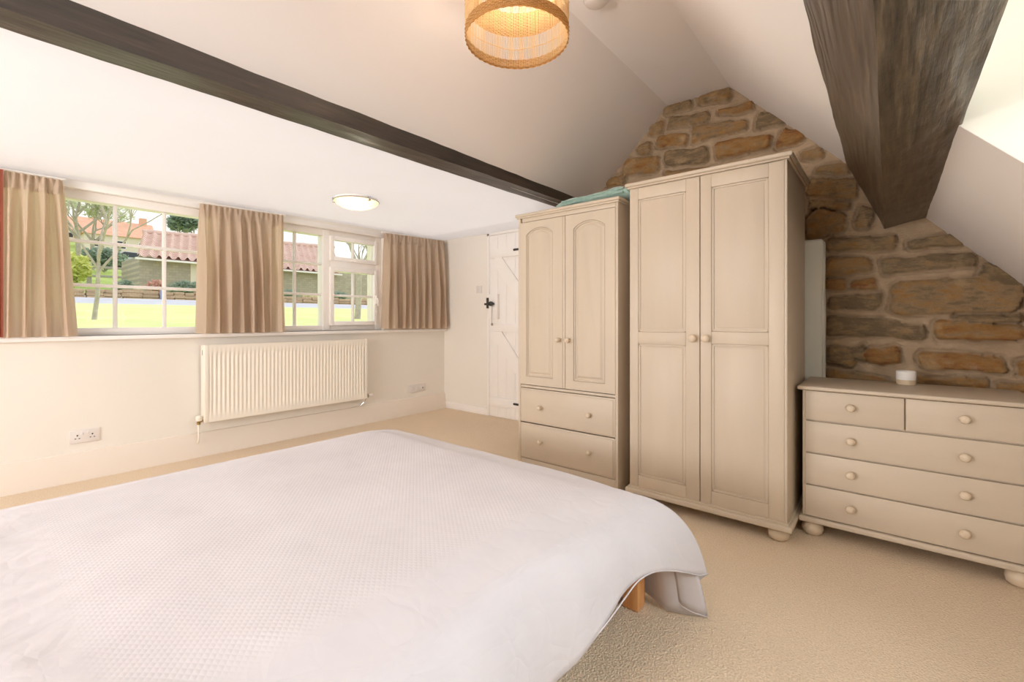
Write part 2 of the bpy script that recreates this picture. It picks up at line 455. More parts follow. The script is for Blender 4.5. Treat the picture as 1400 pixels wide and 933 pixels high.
# dormer cheeks, head and front
m = MB()
for xa, xb in ((DX1, DX1 + .08), (DX0 - .08, DX0)):
    m.prism([(DY0 + .0, zr(DY0) + .001), (YK - .05, zr(YK - .05) + .001), (YK - .05, 2.25), (-.19, 2.25), (-.19, 1.77)], xa, xb, 'x')
struct(m, 'wall_dormer', M['wall'], 'pale dormer cheek wall above the sloping ceiling edge', 'wall', smooth=False)
m = MB()
m.prism([(DY0, zr(DY0) + .002), (-.177, 1.76), (-.177, 2.26), (YK - .05, 2.26), (YK - .05, 2.34), (-.10, 2.34), (-.10, 1.80)], DX0 - .08, DX1 + .08, 'x')
struct(m, 'ceiling_dormer', M['ceil'], 'dormer head and reveal strip beside the purlin', 'ceiling', smooth=False)
m = MB()
m.box(XB - .1, XS + .2, YK - .1, YK, 0, zr(YK) + .08)
m.box(DX0 - .08, DX1 + .08, YK - .1, YK, 0, 1.0); m.box(DX0 - .08, DX1 + .08, YK - .1, YK, 2.12, 2.3)
struct(m, 'wall_right', M['wall'], 'low knee wall under the right sloping ceiling', 'wall', smooth=False)
w3 = empty('window_3', ((DX0 + DX1) / 2, YK - .05, 1.0)); tag(w3, 'white dormer window in the right roof slope', 'window', kind='structure')
f = MB(); hw = (DX1 - DX0) / 2
for a in (-hw + .035, 0, hw - .035): f.box(a - .03, a + .03, -.03, .03, 0, 1.12, .006)
for a in (0, 1.06): f.box(-hw, hw, -.028, .028, a, a + .06, .006)
f.build('window_frame', M['upvc'], w3)
MB().box(-hw + .05, hw - .05, -.004, .004, .05, 1.07).build('pane', M['glass'], w3)

# ------------------------------------------------------------------ stone gable: a height field of stones in mortar
CF, CR = (math.cos(math.radians(39.6)), math.sin(math.radians(39.6))), (math.sin(math.radians(39.6)), -math.cos(math.radians(39.6)))
def wallpt(x, y):          # where a sight line of the survey meets the gable
    k = (x - 700) / 622.2; dx, dy = CF[0] + k * CR[0], CF[1] + k * CR[1]
    t = (XS - .015) / dx; return t * dy, 1.1 + (437 - y) / 622.2 * t
# surveyed stones: left end, right end, thickness (all in the survey frame), hue 0 grey .. 1 rust, rounding
A3 = [(265,165,395,125,36,.35),(415,115,550,85,48,.45),(490,168,655,128,30,.75),(285,212,450,185,46,.35),(665,198,800,190,62,.12),
 (385,262,630,212,60,.5),(235,290,370,280,52,.75),(203,238,262,225,50,.5),(160,328,212,310,56,.4),(275,362,455,345,66,.15),(480,330,730,285,68,.8),
 (755,275,880,262,62,.95),(105,402,247,382,72,.65),(845,352,945,325,38,.5),(918,412,1065,400,44,.45),(878,488,1105,492,74,.45),(878,560,1060,560,34,.45),
 (878,640,1042,635,104,.6),(1088,612,1160,612,92,.3),(962,736,1258,722,58,.3),(20,470,110,450,40,.5),(560,405,800,370,34,.4),(275,425,500,405,30,.45)]
A2 = [(148,392,348,380,66,.5),(385,388,795,358,62,.1),(148,458,242,460,42,.85),(263,460,362,460,44,.9),(163,533,388,540,62,.08),(423,522,985,500,150,.4),
 (145,632,582,668,76,.15),(613,652,1010,670,78,.75),(148,760,280,785,82,.3),(262,752,320,752,66,.12),(315,766,477,766,72,.9),(548,782,918,810,74,.8),
 (955,818,1110,832,68,.7),(150,846,410,868,36,.6),(520,868,825,890,46,.65),(860,905,1040,915,36,.5),(500,296,745,268,52,.2),(690,610,985,604,34,.2),
 (800,400,985,440,60,.15),(1000,560,1200,560,90,.5)]
stones = []
for L, ox, oy in ((A3, 820, 100), (A2, 1080, 240)):
    for x0, y0, x1, y1, th, hue in L:
        sc = 3.11
        a = wallpt(ox + x0 / sc, oy + y0 / sc); b = wallpt(ox + x1 / sc, oy + y1 / sc)
        cx, cy = ox + (x0 + x1) / 2 / sc, oy + (y0 + y1) / 2 / sc
        t0 = wallpt(cx, cy - th / 2 / sc); t1 = wallpt(cx, cy + th / 2 / sc)
        c = ((a[0] + b[0]) / 2, (a[1] + b[1]) / 2)
        stones.append((c[0], c[1], abs(a[0] - b[0]) / 2, abs(t0[1] - t1[1]) / 2, math.atan2(a[1] - b[1], a[0] - b[0]), hue))
rs = random.Random(3)
z = .06
while z < 1.9:                     # plain courses where furniture stands in front of the wall
    h = rs.uniform(.06, .11); y = 2.45
    while y > -1.2:
        L = rs.uniform(.14, .42); c = y - L / 2
        lim = .70 if c < .34 else (1.80 if c > 1.35 else (1.78 if c > .42 else .70))
        if z + h / 2 < lim and all(abs(c - s_[0]) > (L / 2 + s_[2]) * .9 or abs(z - s_[1]) > (h / 2 + s_[3]) for s_ in stones if s_[1] > .6):
            stones.append((c, z, L / 2 - .012, h / 2 - .008, rs.uniform(-.02, .02), rs.uniform(.1, .9)))
        y -= L + .025
    z += h + .03
def stone_wall():
    st = .0085
    ys = np.arange(-1.3, 2.46, st); zs = np.arange(0, 2.76, st)
    Yg, Zg = np.meshgrid(ys, zs, indexing='ij')
    rg = np.random.default_rng(5)
    def fbm(scale, oct=4, seed=0):
        out = np.zeros_like(Yg); amp = 1
        r = np.random.default_rng(seed)
        for o in range(oct):
            n = max(2, int(scale * 2 ** o))
            g = r.standard_normal((int(n * 3.8) + 3, int(n * 2.8) + 3))
            u = (Yg + 1.3) * n; v = Zg * n
            iu, iv = u.astype(int), v.astype(int); fu, fv = u - iu, v - iv
            fu = fu * fu * (3 - 2 * fu); fv = fv * fv * (3 - 2 * fv)
            out += amp * ((g[iu, iv] * (1 - fu) + g[iu + 1, iv] * fu) * (1 - fv) + (g[iu, iv + 1] * (1 - fu) + g[iu + 1, iv + 1] * fu) * fv)
            amp *= .5
        return out
    wy = fbm(9, 3, 11) * .010; wz = fbm(9, 3, 12) * .0065
    rough = fbm(26, 4, 13); big = fbm(3, 3, 14)
    mask = np.zeros_like(Yg); hue = np.full_like(Yg, .4); H = big * .003 + rough * .0012
    Hs = H.copy()
    for i, (cy, cz, hw, hh, ang, hu) in enumerate(stones):
        dy, dz = Yg - cy, Zg - cz
        sel = (abs(dy) < hw + .12) & (abs(dz) < hh + .12 + hw * abs(math.sin(ang)))
        if not sel.any(): continue
        y_, z_ = dy[sel] + wy[sel], dz[sel] + wz[sel]
        ca, sa = math.cos(ang), math.sin(ang)
        u = y_ * ca + z_ * sa; v = -y_ * sa + z_ * ca
        v = v * (1 + .25 * math.sin(i * 7.3) * u / max(hw, .02))
        r = min(hw, hh) * .62
        qx, qy = abs(u) - hw + r, abs(v) - hh + r
        d = np.hypot(np.maximum(qx, 0), np.maximum(qy, 0)) + np.minimum(np.maximum(qx, qy), 0) - r
        m = np.clip(.5 - d / .007, 0, 1)
        dome = np.clip(-d / .03, 0, 1); dome = dome * (2 - dome)
        tilt = .010 * math.sin(i * 3.1) * v / max(hh, .02)
        top = .009 + .019 * dome * (.6 + .4 * math.sin(i * 5.7 + 1)) + tilt + rough[sel] * .0030 + big[sel] * .002
        groove = -.028 * np.exp(-((d - .004) / .008) ** 2)
        old = Hs[sel]
        Hs[sel] = np.where(m > .5, top, old + groove * (mask[sel] < .5))
        hue[sel] = np.where(m > .02, hu, hue[sel])
        mask[sel] = np.maximum(mask[sel], m)
    zc = np.where(Yg > 1.293, 2.726 - .978 * (Yg - 1.293), np.where(Yg > .85, 2.7245, 1.983 + 1.08 * (Yg - .134) - .09 * np.clip((Yg - .134) / .716, 0, 1) * 0))
    zc = np.where((Yg <= .85) & (Yg > .134), 1.983 + (2.723 - 1.983) * (Yg - .134) / .716, zc)
    zc = np.where(Yg > 1.9, 2.2, zc)
    Zc = np.minimum(Zg, zc + .035)
    X = XS - Hs
    nu, nv = Yg.shape
    verts = np.stack([X, Yg, Zc], -1).reshape(-1, 3)
    idx = np.arange(nu * nv).reshape(nu, nv)
    q = np.stack([idx[:-1, :-1], idx[:-1, 1:], idx[1:, 1:], idx[1:, :-1]], -1).reshape(-1, 4)
    keep = (Zg[:-1, :-1] <= (zc + .035)[:-1, :-1]).reshape(-1)
    q = q[keep]
    me = bpy.data.meshes.new('wall_stone')
    me.vertices.add(len(verts)); me.vertices.foreach_set('co', verts.ravel())
    me.loops.add(q.size); me.loops.foreach_set('vertex_index', q.ravel().astype(np.int32))
    me.polygons.add(len(q)); me.polygons.foreach_set('loop_start', np.arange(0, q.size, 4, dtype=np.int32))
    me.polygons.foreach_set('loop_total', np.full(len(q), 4, dtype=np.int32))
    me.update(calc_edges=True); me.validate()
    for nm, arr in (('stone_mask', mask), ('stone_hue', hue)):
        a = me.attributes.new(nm, 'FLOAT', 'POINT'); a.data.foreach_set('value', arr.ravel().astype(np.float32))
    me.shade_smooth(); me.materials.append(M['stone'])
    # a backing slab gives the wall its thickness
    o = bpy.data.objects.new('wall_stone', me); COL.objects.link(o)
    tag(o, 'rough sandstone gable wall with pale mortar behind the wardrobes', 'wall', kind='structure')
    b = MB().prism([(-1.3, 0), (2.46, 0), (2.46, 2.3), (1.75, 2.3), (1.32, 2.75), (.84, 2.75), (-1.3, .45)], XS + .06, XS + .3, 'x')
    b.build('wall_core', M['stone'], o, smooth=False)
stone_wall()

# ------------------------------------------------------------------ beams
def beam_mesh(sect, x0, x1, n, seed, amp):
    """sect(x) -> list of (y, z); rough hewn along its length"""
    m = MB(); k = None
    pts0 = sect(x0)
    def fine(poly):
        out = []
        for a, b in zip(poly, poly[1:] + poly[:1]):
            a, b = Vector(a), Vector(b); c = max(2, int((b - a).length / .025))
            for i in range(c): out.append(a.lerp(b, i / c))
        return out
    N = len(fine(pts0))
    def fn(i, j):
        x = x0 + (x1 - x0) * i / (n - 1); pl = fine(sect(x))
        while len(pl) < N: pl.append(pl[-1])
        p = pl[j % N]
        d = noise.noise((x * 3.1 + seed, p.x * 9, p.y * 9)) + .5 * noise.noise((x * 9 + seed, p.x * 26, p.y * 26))
        e = noise.noise((x * 2.3 + seed + 9, p.x * 9, p.y * 9)) + .5 * noise.noise((x * 11 + seed, p.y * 26, p.x * 26))
        return (x, p.x + d * amp, p.y + e * amp)
    g = m.grid(n, N + 1, fn)
    m.bm.faces.new([g[0][j] for j in range(N)]); m.bm.faces.new([g[-1][j] for j in range(N)])
    bmesh.ops.remove_doubles(m.bm, verts=m.bm.verts[:], dist=.0001)
    return m
m = beam_mesh(lambda x: [(1.948, 1.988 + .0105 * x), (1.948, 2.18), (2.108, 2.18), (2.108, 2.0 + .0075 * x)], XB, XS - .005, 170, 3, .0035)
o = m.build('ceiling_beam', M['beam'], angle=50)
tag(o, 'long dark stained ceiling beam crossing the room above the window side', 'beam', kind='structure')
m = beam_mesh(lambda x: [(.018, 1.626), (.20, 2.054), (.06, 2.10), (-.165, 1.668)], XB, XS - .01, 190, 11, .0032)
o = m.build('roof_purlin', M['purlin'], angle=35)
tag(o, 'rough dark roof purlin on the right beside the dormer', 'beam', kind='structure')

# ------------------------------------------------------------------ skirtings
m = MB().prism([(YW, 0), (YW, .19), (YW - .012, .185), (YW - .05, .02), (YW - .05, 0)], XB, XD - .001, 'x')
struct(m, 'baseboard_left', M['skirt'], 'deep sloping cream skirting along the window wall', 'skirting board', angle=20)
m = MB()
m.box(XD - .014, XD, 3.545, YW - .03, 0, .08, .004)
struct(m, 'baseboard_back', M['white'], 'low white skirting board left of the plank door', 'skirting board')

# ------------------------------------------------------------------ plank door
dr = empty('door_1', (XD, 3.508, 0), -PI / 2)     # local x runs to the right seen from the room, local y into the wall
tag(dr, 'white ledged and braced plank door with a black latch', 'door', kind='structure')
DWd, DHt = .76, 2.05
m = MB()
npl = 6
for i in range(npl):
    a = i * DWd / npl; m.box(a + .0008, a + DWd / npl - .0008, -.012, .02, .006, DHt, .0025)
m.build('planks', M['white'], dr)
for z0, z1 in ((.127, .225), (.965, 1.055), (1.79, 1.885)):
    MB().box(.022, DWd - .02, -.036, -.012, z0, z1, .004).build('ledge', M['white'], dr)
for za, zb in ((1.79, 1.062), (.965, .228)):
    m = MB(); x0, x1 = .10, DWd - .03
    d = Vector((x1 - x0, zb - za)).normalized(); n = Vector((-d.y, d.x)) * .042
    m.prism([(x0, za), (x0 + .10, za), (x1, zb + .10), (x1, zb), (x1 - .09, zb), (x0, za - .09)], -.035, -.012, 'y')
    m.build('brace', M['white'], dr)
for zc in (1.855, .183):
    m = MB().box(.38, DWd, -.041, -.036, zc - .012, zc + .012, .002)
    m.lathe([(.0, -.006), (.010, -.006), (.012, 0), (.010, .006), (0, .006)], 12, TR(.385, -.037, zc) @ RX(PI / 2))
    m.build('strap_hinge', M['pewter'], dr)
lk = MB().box(.018, .155, -.05, -.012, 1.105, 1.385, .004).build('lock_case', M['white'], dr)
m = MB()
m.box(-.035, .03, -.062, -.05, 1.262, 1.285, .003); m.box(.0, .028, -.065, -.05, 1.225, 1.345, .004)
m.lathe([(.0, 0), (.012, 0), (.012, .03), (.026, .036), (.026, .058), (.016, .064), (0, .064)], 16, TR(.10, -.05, 1.275) @ RX(PI / 2))
m.box(.015, .11, -.06, -.054, 1.268, 1.282, .002)
m.build('latch', M['pewter'], dr)
m = MB().tube([(.085, -.062, 1.265), (.087, -.064, 1.20), (.084, -.064, 1.12), (.086, -.064, 1.06)], .0022, 6)
m.lathe([(0, -.02), (.008, -.018), (.010, 0), (.004, .012), (0, .012)], 10, TR(.086, -.064, 1.05))
m.build('key_string', M['string'], dr)
m = MB()
m.box(-.037, -.004, -.012, .0, 0, DHt + .035, .003); m.box(-.037, DWd + .04, -.012, 0, DHt + .004, DHt + .03, .003)
m.box(DWd + .004, DWd + .04, -.012, 0, 0, DHt + .035, .003)
m.build('door_frame', M['white'], dr)
# light switch by the door
sw = empty('light_switch', (XD, 3.675 + .043, 1.407), -PI / 2)
tag(sw, 'small square white light switch on the wall left of the plank door', 'light switch')
MB().box(0, .086, -.009, 0, 0, .086, .003).build('plate', M['plastic'], sw)
MB().box(.034, .052, -.014, -.008, .03, .056, .002).build('rocker', M['plastic'], sw)

# ------------------------------------------------------------------ sockets
def socket(x, w_, zb, label, double=True):
    t = empty('power_socket', (x, YW, zb)); tag(t, label, 'socket')
    MB().box(0, w_, -.010, 0, 0, .088, .003).build('plate', M['plastic'], t)
    for cx in (w_ * .25, w_ * .75):
        s_ = MB()
        s_.box(cx - .004, cx + .004, -.0108, -.0095, .049, .058); s_.box(cx - .014, cx - .006, -.0108, -.0095, .030, .035); s_.box(cx + .006, cx + .014, -.0108, -.0095, .030, .035)
        s_.build('slots', M['dark'], t)
        MB().box(cx - .006 + (.024 if cx < w_ / 2 else -.024), cx + .006 + (.024 if cx < w_ / 2 else -.024), -.014, -.008, .056, .074, .0015).build('rocker', M['plastic'], t)
    return t
socket(.465, .153, .251, 'white double power socket low on the wall left of the radiator')
so = empty('power_socket', (3.29, YW, .247)); tag(so, 'wide white socket plate low on the wall right of the radiator', 'socket')
MB().box(0, .255, -.010, 0, 0, .088, .003).build('plate', M['plastic'], so)
for cx in (.05, .128, .205):
    s_ = MB().box(cx - .027, cx + .027, -.0125, -.009, .018, .07, .002); s_.build('module', M['plastic'], so)
    MB().box(cx - .006, cx + .006, -.0135, -.0115, .036, .05).build('outlet', M['dark'] if cx > .2 else M['plastic'], so)

# ------------------------------------------------------------------ radiator
ra = empty('radiator', (1.222, YW, .281)); tag(ra, 'white ribbed panel radiator on the wall under the window', 'radiator')
RW, RH = 1.46, .614
m = MB()
nr = 44; pitch = (RW - .06) / nr
def radf(i, j):
    per = 8
    x = .03 + i * pitch / per
    ph = (i % per) / per
    w_ = .5 - .5 * math.cos(2 * PI * ph); w_ = w_ ** .8
    zz = [0, .012, .05, .075, .10, RH - .10, RH - .075, RH - .05, RH - .012, RH][j]
    k = [0, 0, 0, .55, 1, 1, .55, 0, 0, 0][j]
    return (x, -.118 + (.011 * (1 - w_)) * k - (0), zz)
m.grid(nr * 8 + 1, 10, radf)
m.box(0, .031, -.118, -.112, 0, RH, .002); m.box(RW - .031, RW, -.118, -.112, 0, RH, .002)
m.build('front_panel', M['rad'], ra, angle=60)
MB().box(.02, RW - .02, -.062, -.05, .01, RH - .01, .003).build('rear_panel', M['rad'], ra)
for xa in (0, RW - .004):
    MB().box(xa, xa + .004, -.112, -.03, .004, RH - .004, .001).build('side_cover', M['rad'], ra)
m = MB()
for i in range(70): m.box(.01 + i * (RW - .02) / 70, .01 + i * (RW - .02) / 70 + .009, -.108, -.035, RH - .006, RH - .001)
m.box(0, RW, -.112, -.106, RH - .006, RH, .001); m.box(0, RW, -.036, -.03, RH - .006, RH, .001)
m.build('top_grille', M['rad'], ra)
MB().box(-.001, .001, -.075, -.068, RH - .08, RH - .04).build('bleed_slot', M['dark'], ra)
for xb in (.25, RW - .25): MB().box(xb, xb + .03, -.05, -.002, .08, RH - .08, .002).build('bracket', M['rad'], ra)
v = MB().lathe([(0, 0), (.013, 0), (.013, .02), (.010, .022), (.010, .05), (0, .05)], 14, TR(-.028, -.08, -.012))
v.tube([(-.028, -.08, .012), (.006, -.08, .012)], .009, 10); v = v.build('valve', M['brass'], ra)
MB().tube([(-.028, -.08, -.01), (-.028, -.08, -.12), (-.028, -.066, -.15), (-.028, -.05, -.165)], .007, 10).build('pipe', M['rad'], ra)
MB().lathe([(.018, 0), (.021, .004), (.021, .034), (.014, .042), (0, .043)], 16, TR(-.03, -.086, .016)).build('valve_cap', M['rad'], v)
v = MB().tube([(RW - .004, -.08, .022), (RW + .03, -.08, .022)], .010, 10)
v.lathe([(0, -.02), (.012, -.02), (.012, .02), (0, .02)], 12, TR(RW + .02, -.08, .022))
v.tube([(RW + .02, -.08, .01), (RW + .01, -.05, -.04), (RW - .03, -.03, -.09)], .006, 8)
v = v.build('valve', M['chrome'], ra)
MB().lathe([(0, 0), (.016, 0), (.018, .006), (.018, .045), (.012, .052), (0, .052)], 16, TR(RW + .03, -.08, .022) @ RY(PI / 2)).build('valve_cap', M['white'], v)

# ------------------------------------------------------------------ the long window
wn = empty('window_1', (0, YW, 0)); tag(wn, 'long white cottage window of small panes above the radiator', 'window', kind='structure')
G = .10            # glazing plane behind the wall face
m = MB()
m.box(WX0, WX1, .05, .15, WZ0 + .0, 1.04, .006)           # sill rail
m.box(WX0, WX1, .046, .152, 1.935, WZ1, .006)             # head rail
m.box(WX0, WX0 + .06, .044, .153, WZ0 + .002, WZ1 - .002, .006); m.box(2.885, WX1 - .001, .044, .153, WZ0 + .002, WZ1 - .002, .006)
m.box(2.285, 2.362, .042, .155, WZ0 + .004, WZ1 - .004, .006); m.box(1.27, 1.80, .043, .154, WZ0 + .003, WZ1 - .003, .006)
m.box(2.35, 2.94, .045, .151, 1.615, 1.71, .006)
m.build('window_frame', M['upvc'], wn)
m = MB()
for x in (.152, .43): m.box(x - .0, x + .014, .085, .115, 1.03, 1.955, .004)
for x in (.718, 1.012): m.box(x - .012, x + .012, .085, .115, 1.03, 1.955, .004)
for z_ in (1.343, 1.652): m.box(WX0 + .05, 1.28, .083, .117, z_ - .012, z_ + .012, .004)
m.build('glazing_bars', M['upvc'], wn)
m = MB()
m.box(2.028 - .012, 2.028 + .012, .085, .115, 1.03, 1.96, .004)
for z_ in (1.348, 1.652): m.box(1.79, 2.29, .083, .117, z_ - .012, z_ + .012, .004)
m.build('glazing_bars', M['upvc'], wn)
for xa, xb, za, zb in ((WX0 + .05, 1.275, 1.035, 1.955), (1.795, 2.29, 1.035, 1.955)):
    MB().box(xa, xb, .098, .102, za, zb).build('pane', M['glass'], wn)
def sash(name, x0, x1, z0, z1, bars_x, bars_z, fw=.042):
    m = MB()
    m.box(x0, x0 + fw, .022, .09, z0, z1, .005); m.box(x1 - fw, x1, .022, .09, z0, z1, .005)
    m.box(x0 + fw, x1 - fw, .022, .09, z0, z0 + fw, .005); m.box(x0 + fw, x1 - fw, .022, .09, z1 - fw, z1, .005)
    s_ = m.build(name, M['upvc'], wn)
    m = MB()
    for x in bars_x: m.box(x - .011, x + .011, .045, .075, z0 + fw, z1 - fw, .004)
    for z_ in bars_z: m.box(x0 + fw, x1 - fw, .043, .077, z_ - .011, z_ + .011, .004)
    m.build('glazing_bars', M['upvc'], s_)
    MB().box(x0 + fw, x1 - fw, .058, .062, z0 + fw, z1 - fw).build('pane', M['glass'], s_)
    return s_
s1 = sash('top_sash', 2.352, 2.90, 1.695, 1.945, (2.62,), ())
s2 = sash('casement_sash', 2.352, 2.90, 1.04, 1.63, (2.62,), (1.345,))
m = MB().box(2.58, 2.66, .008, .022, 1.70, 1.716, .003); m.tube([(2.60, .012, 1.708), (2.62, -.005, 1.702), (2.67, -.005, 1.70)], .006, 8)
m.build('window_stay', M['upvc'], s1)
m = MB().box(2.872, 2.888, .006, .022, 1.27, 1.36, .003); m.tube([(2.88, .01, 1.33), (2.88, -.012, 1.325), (2.88, -.014, 1.25)], .006, 8)
m.build('casement_handle', M['upvc'], s2)
# head board and sill of the recess
m = MB().box(-.6, 2.955, -.012, .06, 1.995, 2.045, .004)
m.build('head_board', M['white'], wn)
m = MB().box(-.6, XD - .002, YW - .055, YW + .06, .955, .985, .006)
struct(m, 'trim_1', M['white'], 'white window ledge running under the long window and curtains', 'window ledge')

# ------------------------------------------------------------------ curtains
def curtain_rail(x0, x1, z0, z1, label):
    m = MB()
    n = 30
    m.tube([(x0 + (x1 - x0) * i / n, YW - .05, z0 + (z1 - z0) * i / n) for i in range(n + 1)], .010, 8)
    t = m.build('curtain_rail', M['white'])
    tag(t, label, 'curtain rail', 'white curtain rails'); 
    for i in range(4):
        x = x0 + (x1 - x0) * (i + .5) / 4; zz = z0 + (z1 - z0) * (i + .5) / 4
        MB().box(x - .01, x + .01, YW - .05, YW, zz - .006, zz + .012, .002).build('bracket', M['white'], t)
curtain_rail(-.5, .44, 2.028, 2.030, 'white curtain rail above the curtain at the left end of the window')
curtain_rail(1.19, 1.88, 2.030, 2.046, 'white curtain rail above the curtain in the middle of the window')
curtain_rail(2.90, 3.83, 2.046, 2.068, 'white curtain rail above the curtain at the right end of the window')
def curtain(xt0, xt1, xb0, xb1, zt0, zt1, zb0, zb1, nf, seed, label, amp=.050):
    r = random.Random(seed)
    nu, nv = nf * 14 + 1, 42
    phs = [r.uniform(-.5, .5) for _ in range(nf + 2)]; ams = [r.uniform(.55, 1.25) for _ in range(nf + 2)]
    wid = [r.uniform(.6, 1.5) for _ in range(nf)]; tot = sum(wid); cum = [0]
    for q in wid: cum.append(cum[-1] + q / tot)
    m = MB()
    def fn(i, j):
        u = i / (nu - 1); t = j / (nv - 1)
        k = min(int(u * nf), nf - 1); fu = u * nf - k
        uu_b = cum[k] + (cum[k + 1] - cum[k]) * fu
        ub = u * (1 - t) ** 1.5 + uu_b * (1 - (1 - t) ** 1.5)
        hang = t ** .8
        x = (xt0 + (xt1 - xt0) * ub) * (1 - hang) + (xb0 + (xb1 - xb0) * ub) * hang
        zt = zt0 + (zt1 - zt0) * u; zb = zb0 + (zb1 - zb0) * u
        z_ = zt + (zb - zt) * t
        a = amp * (ams[k] * (1 - fu) + ams[k + 1] * fu)
        w1 = math.cos(2 * PI * fu + phs[k] * math.sin(PI * fu) * 1.6); w1 = w1 * (1.25 - .45 * w1 * w1) + .22 * math.cos(4 * PI * fu + k)
        head = max(0, 1 - t / .10)
        fine = math.cos(2 * PI * u * nf * 2.0 + .7) * .011
        body = a * w1 * (.35 + .65 * min(1, t * 1.8)) + .006 * math.sin(7 * t + u * 23)
        y = body * (1 - head) + fine * head
        x += .010 * math.sin(2 * PI * fu) * min(1, t * 2)
        return (x, YW - .075 + y - .012 * t, z_)
    m.grid(nu, nv, fn)
    bmesh.ops.solidify(m.bm, geom=m.bm.faces[:], thickness=.003)
    o = m.build('curtain', M['curtain'], angle=80)
    # the gathered heading tape stitched across the top
    h = MB()
    def hf(i, j):
        p = fn(i, 0); q = fn(i, 4)
        zt = p[2] + (q[2] - p[2]) * (j / 3)
        return (p[0], p[1] + (q[1] - p[1]) * (j / 3) - .0022, zt + .003)
    h.grid(nu, 4, hf); bmesh.ops.solidify(h.bm, geom=h.bm.faces[:], thickness=.002)
    h.build('heading_tape', M['curtain'], o, angle=80)
    return tag(o, label, 'curtain', 'taupe curtains at the long window')
curtain(.165, .425, .15, .50, 2.018, 2.016, .986, .988, 4, 2, 'short taupe curtain gathered at the left end of the window')
curtain(1.205, 1.852, 1.185, 1.872, 2.018, 2.036, .988, .988, 8, 5, 'short taupe curtain hanging between the two window groups above the radiator')
curtain(2.925, 3.79, 2.90, 3.82, 2.036, 2.062, 1.0, .99, 9, 8, 'short taupe curtain at the right end of the window near the door')
m = MB()
m.grid(13, 24, lambda i, j: (.045 + .117 * i / 12, YW - .10 + .008 * math.sin(i * 1.9) * (.4 + j / 30), 2.02 - 1.03 * j / 23))
bmesh.ops.solidify(m.bm, geom=m.bm.faces[:], thickness=.004)
o = m.build('curtain', M['red'], angle=80); tag(o, 'narrow terracotta red curtain edge at the far left of the window', 'curtain')

# ------------------------------------------------------------------ knobs, feet
def knob(parent, x, z_, y=0, r=.019, mat='knob'):
    m = MB().lathe([(0, 0), (.010, 0), (.0085, .006), (.0085, .013), (r * .8, .018), (r, .025), (r * .93, .033), (r * .6, .039), (0, .041)], 20, TR(x, y, z_) @ RX(PI / 2))
    return m.build('knob', M[mat], parent)
def bunfoot(parent, x, y, h, r=.048):
    p = [(0, 0), (r * .62, 0), (r * .88, h * .14), (r, h * .42), (r * .94, h * .68), (r * .7, h * .9), (r * .62, h), (0, h)]
    return MB().lathe(p, 28, TR(x, y, 0)).build('foot', M['knob'], parent)
def arch_pts(x0, x1, z0, zs, zt, n=14):
    """flat bottom, arched top with small shoulders, counter-clockwise"""
    cx = (x0 + x1) / 2; hw = (x1 - x0) / 2; rise = zt - zs
    R = (hw * hw + rise * rise) / (2 * rise); a0 = math.asin(hw / R)
    pts = [(x0, z0), (x1, z0)]
    for i in range(n + 1):
        a = a0 - 2 * a0 * i / n
        pts.append((cx + R * math.sin(a), zt - R + R * math.cos(a)))
    return pts
def inset_arch(x0, x1, z0, zs, zt, d, n=14): return arch_pts(x0 + d, x1 - d, z0 + d, zs - d * .7, zt - d, n)

# ------------------------------------------------------------------ tall two-door wardrobe
TX, TY = 2.57, 1.203
W_, D_ = .823, .60
wt = empty('wardrobe', (TX, TY, 0), -PI / 2)
tag(wt, 'tallest taupe wardrobe with two full-length panelled doors, beside the chest of drawers', 'wardrobe', 'painted taupe wardrobes')
m = MB()
m.box(0, .020, .0, D_, .10, 1.887, .002); m.box(W_ - .020, W_, .0, D_, .10, 1.887, .002)
m.box(.02, W_ - .02, .021, D_ - .01, .10, .118); m.box(.02, W_ - .02, .021, D_ - .01, 1.867, 1.887)
m.box(W_ - .013, W_ - .001, -.002, .02, .101, 1.886, .002)
m.box(.02, W_ - .02, D_ - .012, D_ - .004, .11, 1.88)
m.build('carcass', M['furn'], wt)
m = MB()
m.box(-.022, W_ + .026, -.030, D_ + .01, 1.893, 1.915, .008, 3); m.box(-.010, W_ + .012, -.016, D_ + .005, 1.884, 1.895, .004)
m.build('cornice', M['furnh'], wt)
m = MB()
m.box(-.022, W_ + .022, -.024, D_ + .01, .062, .092, .008, 3); m.box(-.008, W_ + .008, -.010, D_ + .005, .090, .104, .004)
m.build('plinth', M['furnh'], wt)
for x, y in ((.045, .04), (W_ - .045, .04), (.045, D_ - .06), (W_ - .045, D_ - .06)): bunfoot(wt, x, y, .066)
def framed_door(parent, x0, x1, z0, z1, sl, sr, rails, th=.022):
    """rails: list of (z0, z1) horizontal rails incl. top and bottom"""
    m = MB()
    m.box(x0, sl, -.004, th - .004, z0, z1, .0025); m.box(sr, x1, -.004, th - .004, z0, z1, .0025)
    for a, b in rails: m.box(sl, sr, -.004, th - .004, a, b, .002)
    d = m.build('door', M['furn'], parent)
    for (a, b), (c, e) in zip(rails, rails[1:]):
        lo, hi = b, c
        p = MB().box(sl - .004, sr + .004, .006, .012, lo - .004, hi + .004)
        # ovolo bead round the panel and the flat raised field
        for q in ((sl, sl + .012, lo, hi), (sr - .012, sr, lo, hi), (sl, sr, lo, lo + .012), (sl, sr, hi - .012, hi)):
            p.box(q[0], q[1], -.0005, .010, q[2], q[3], .004)
        p.box(sl + .020, sr - .020, .0025, .010, lo + .020, hi - .020, .0035)
        p.build('panel', M['furn'], d)
    return d
dl = framed_door(wt, .002, .4085, .104, 1.882, .055, .335, [(.104, .172), (.956, 1.026), (1.814, 1.882)])
dd = framed_door(wt, .4125, .810, .104, 1.882, .470, .742, [(.104, .176), (.970, 1.034), (1.812, 1.882)])
knob(dl, .376, .997, -.004, .022); knob(dd, .445, .998, -.004, .022)

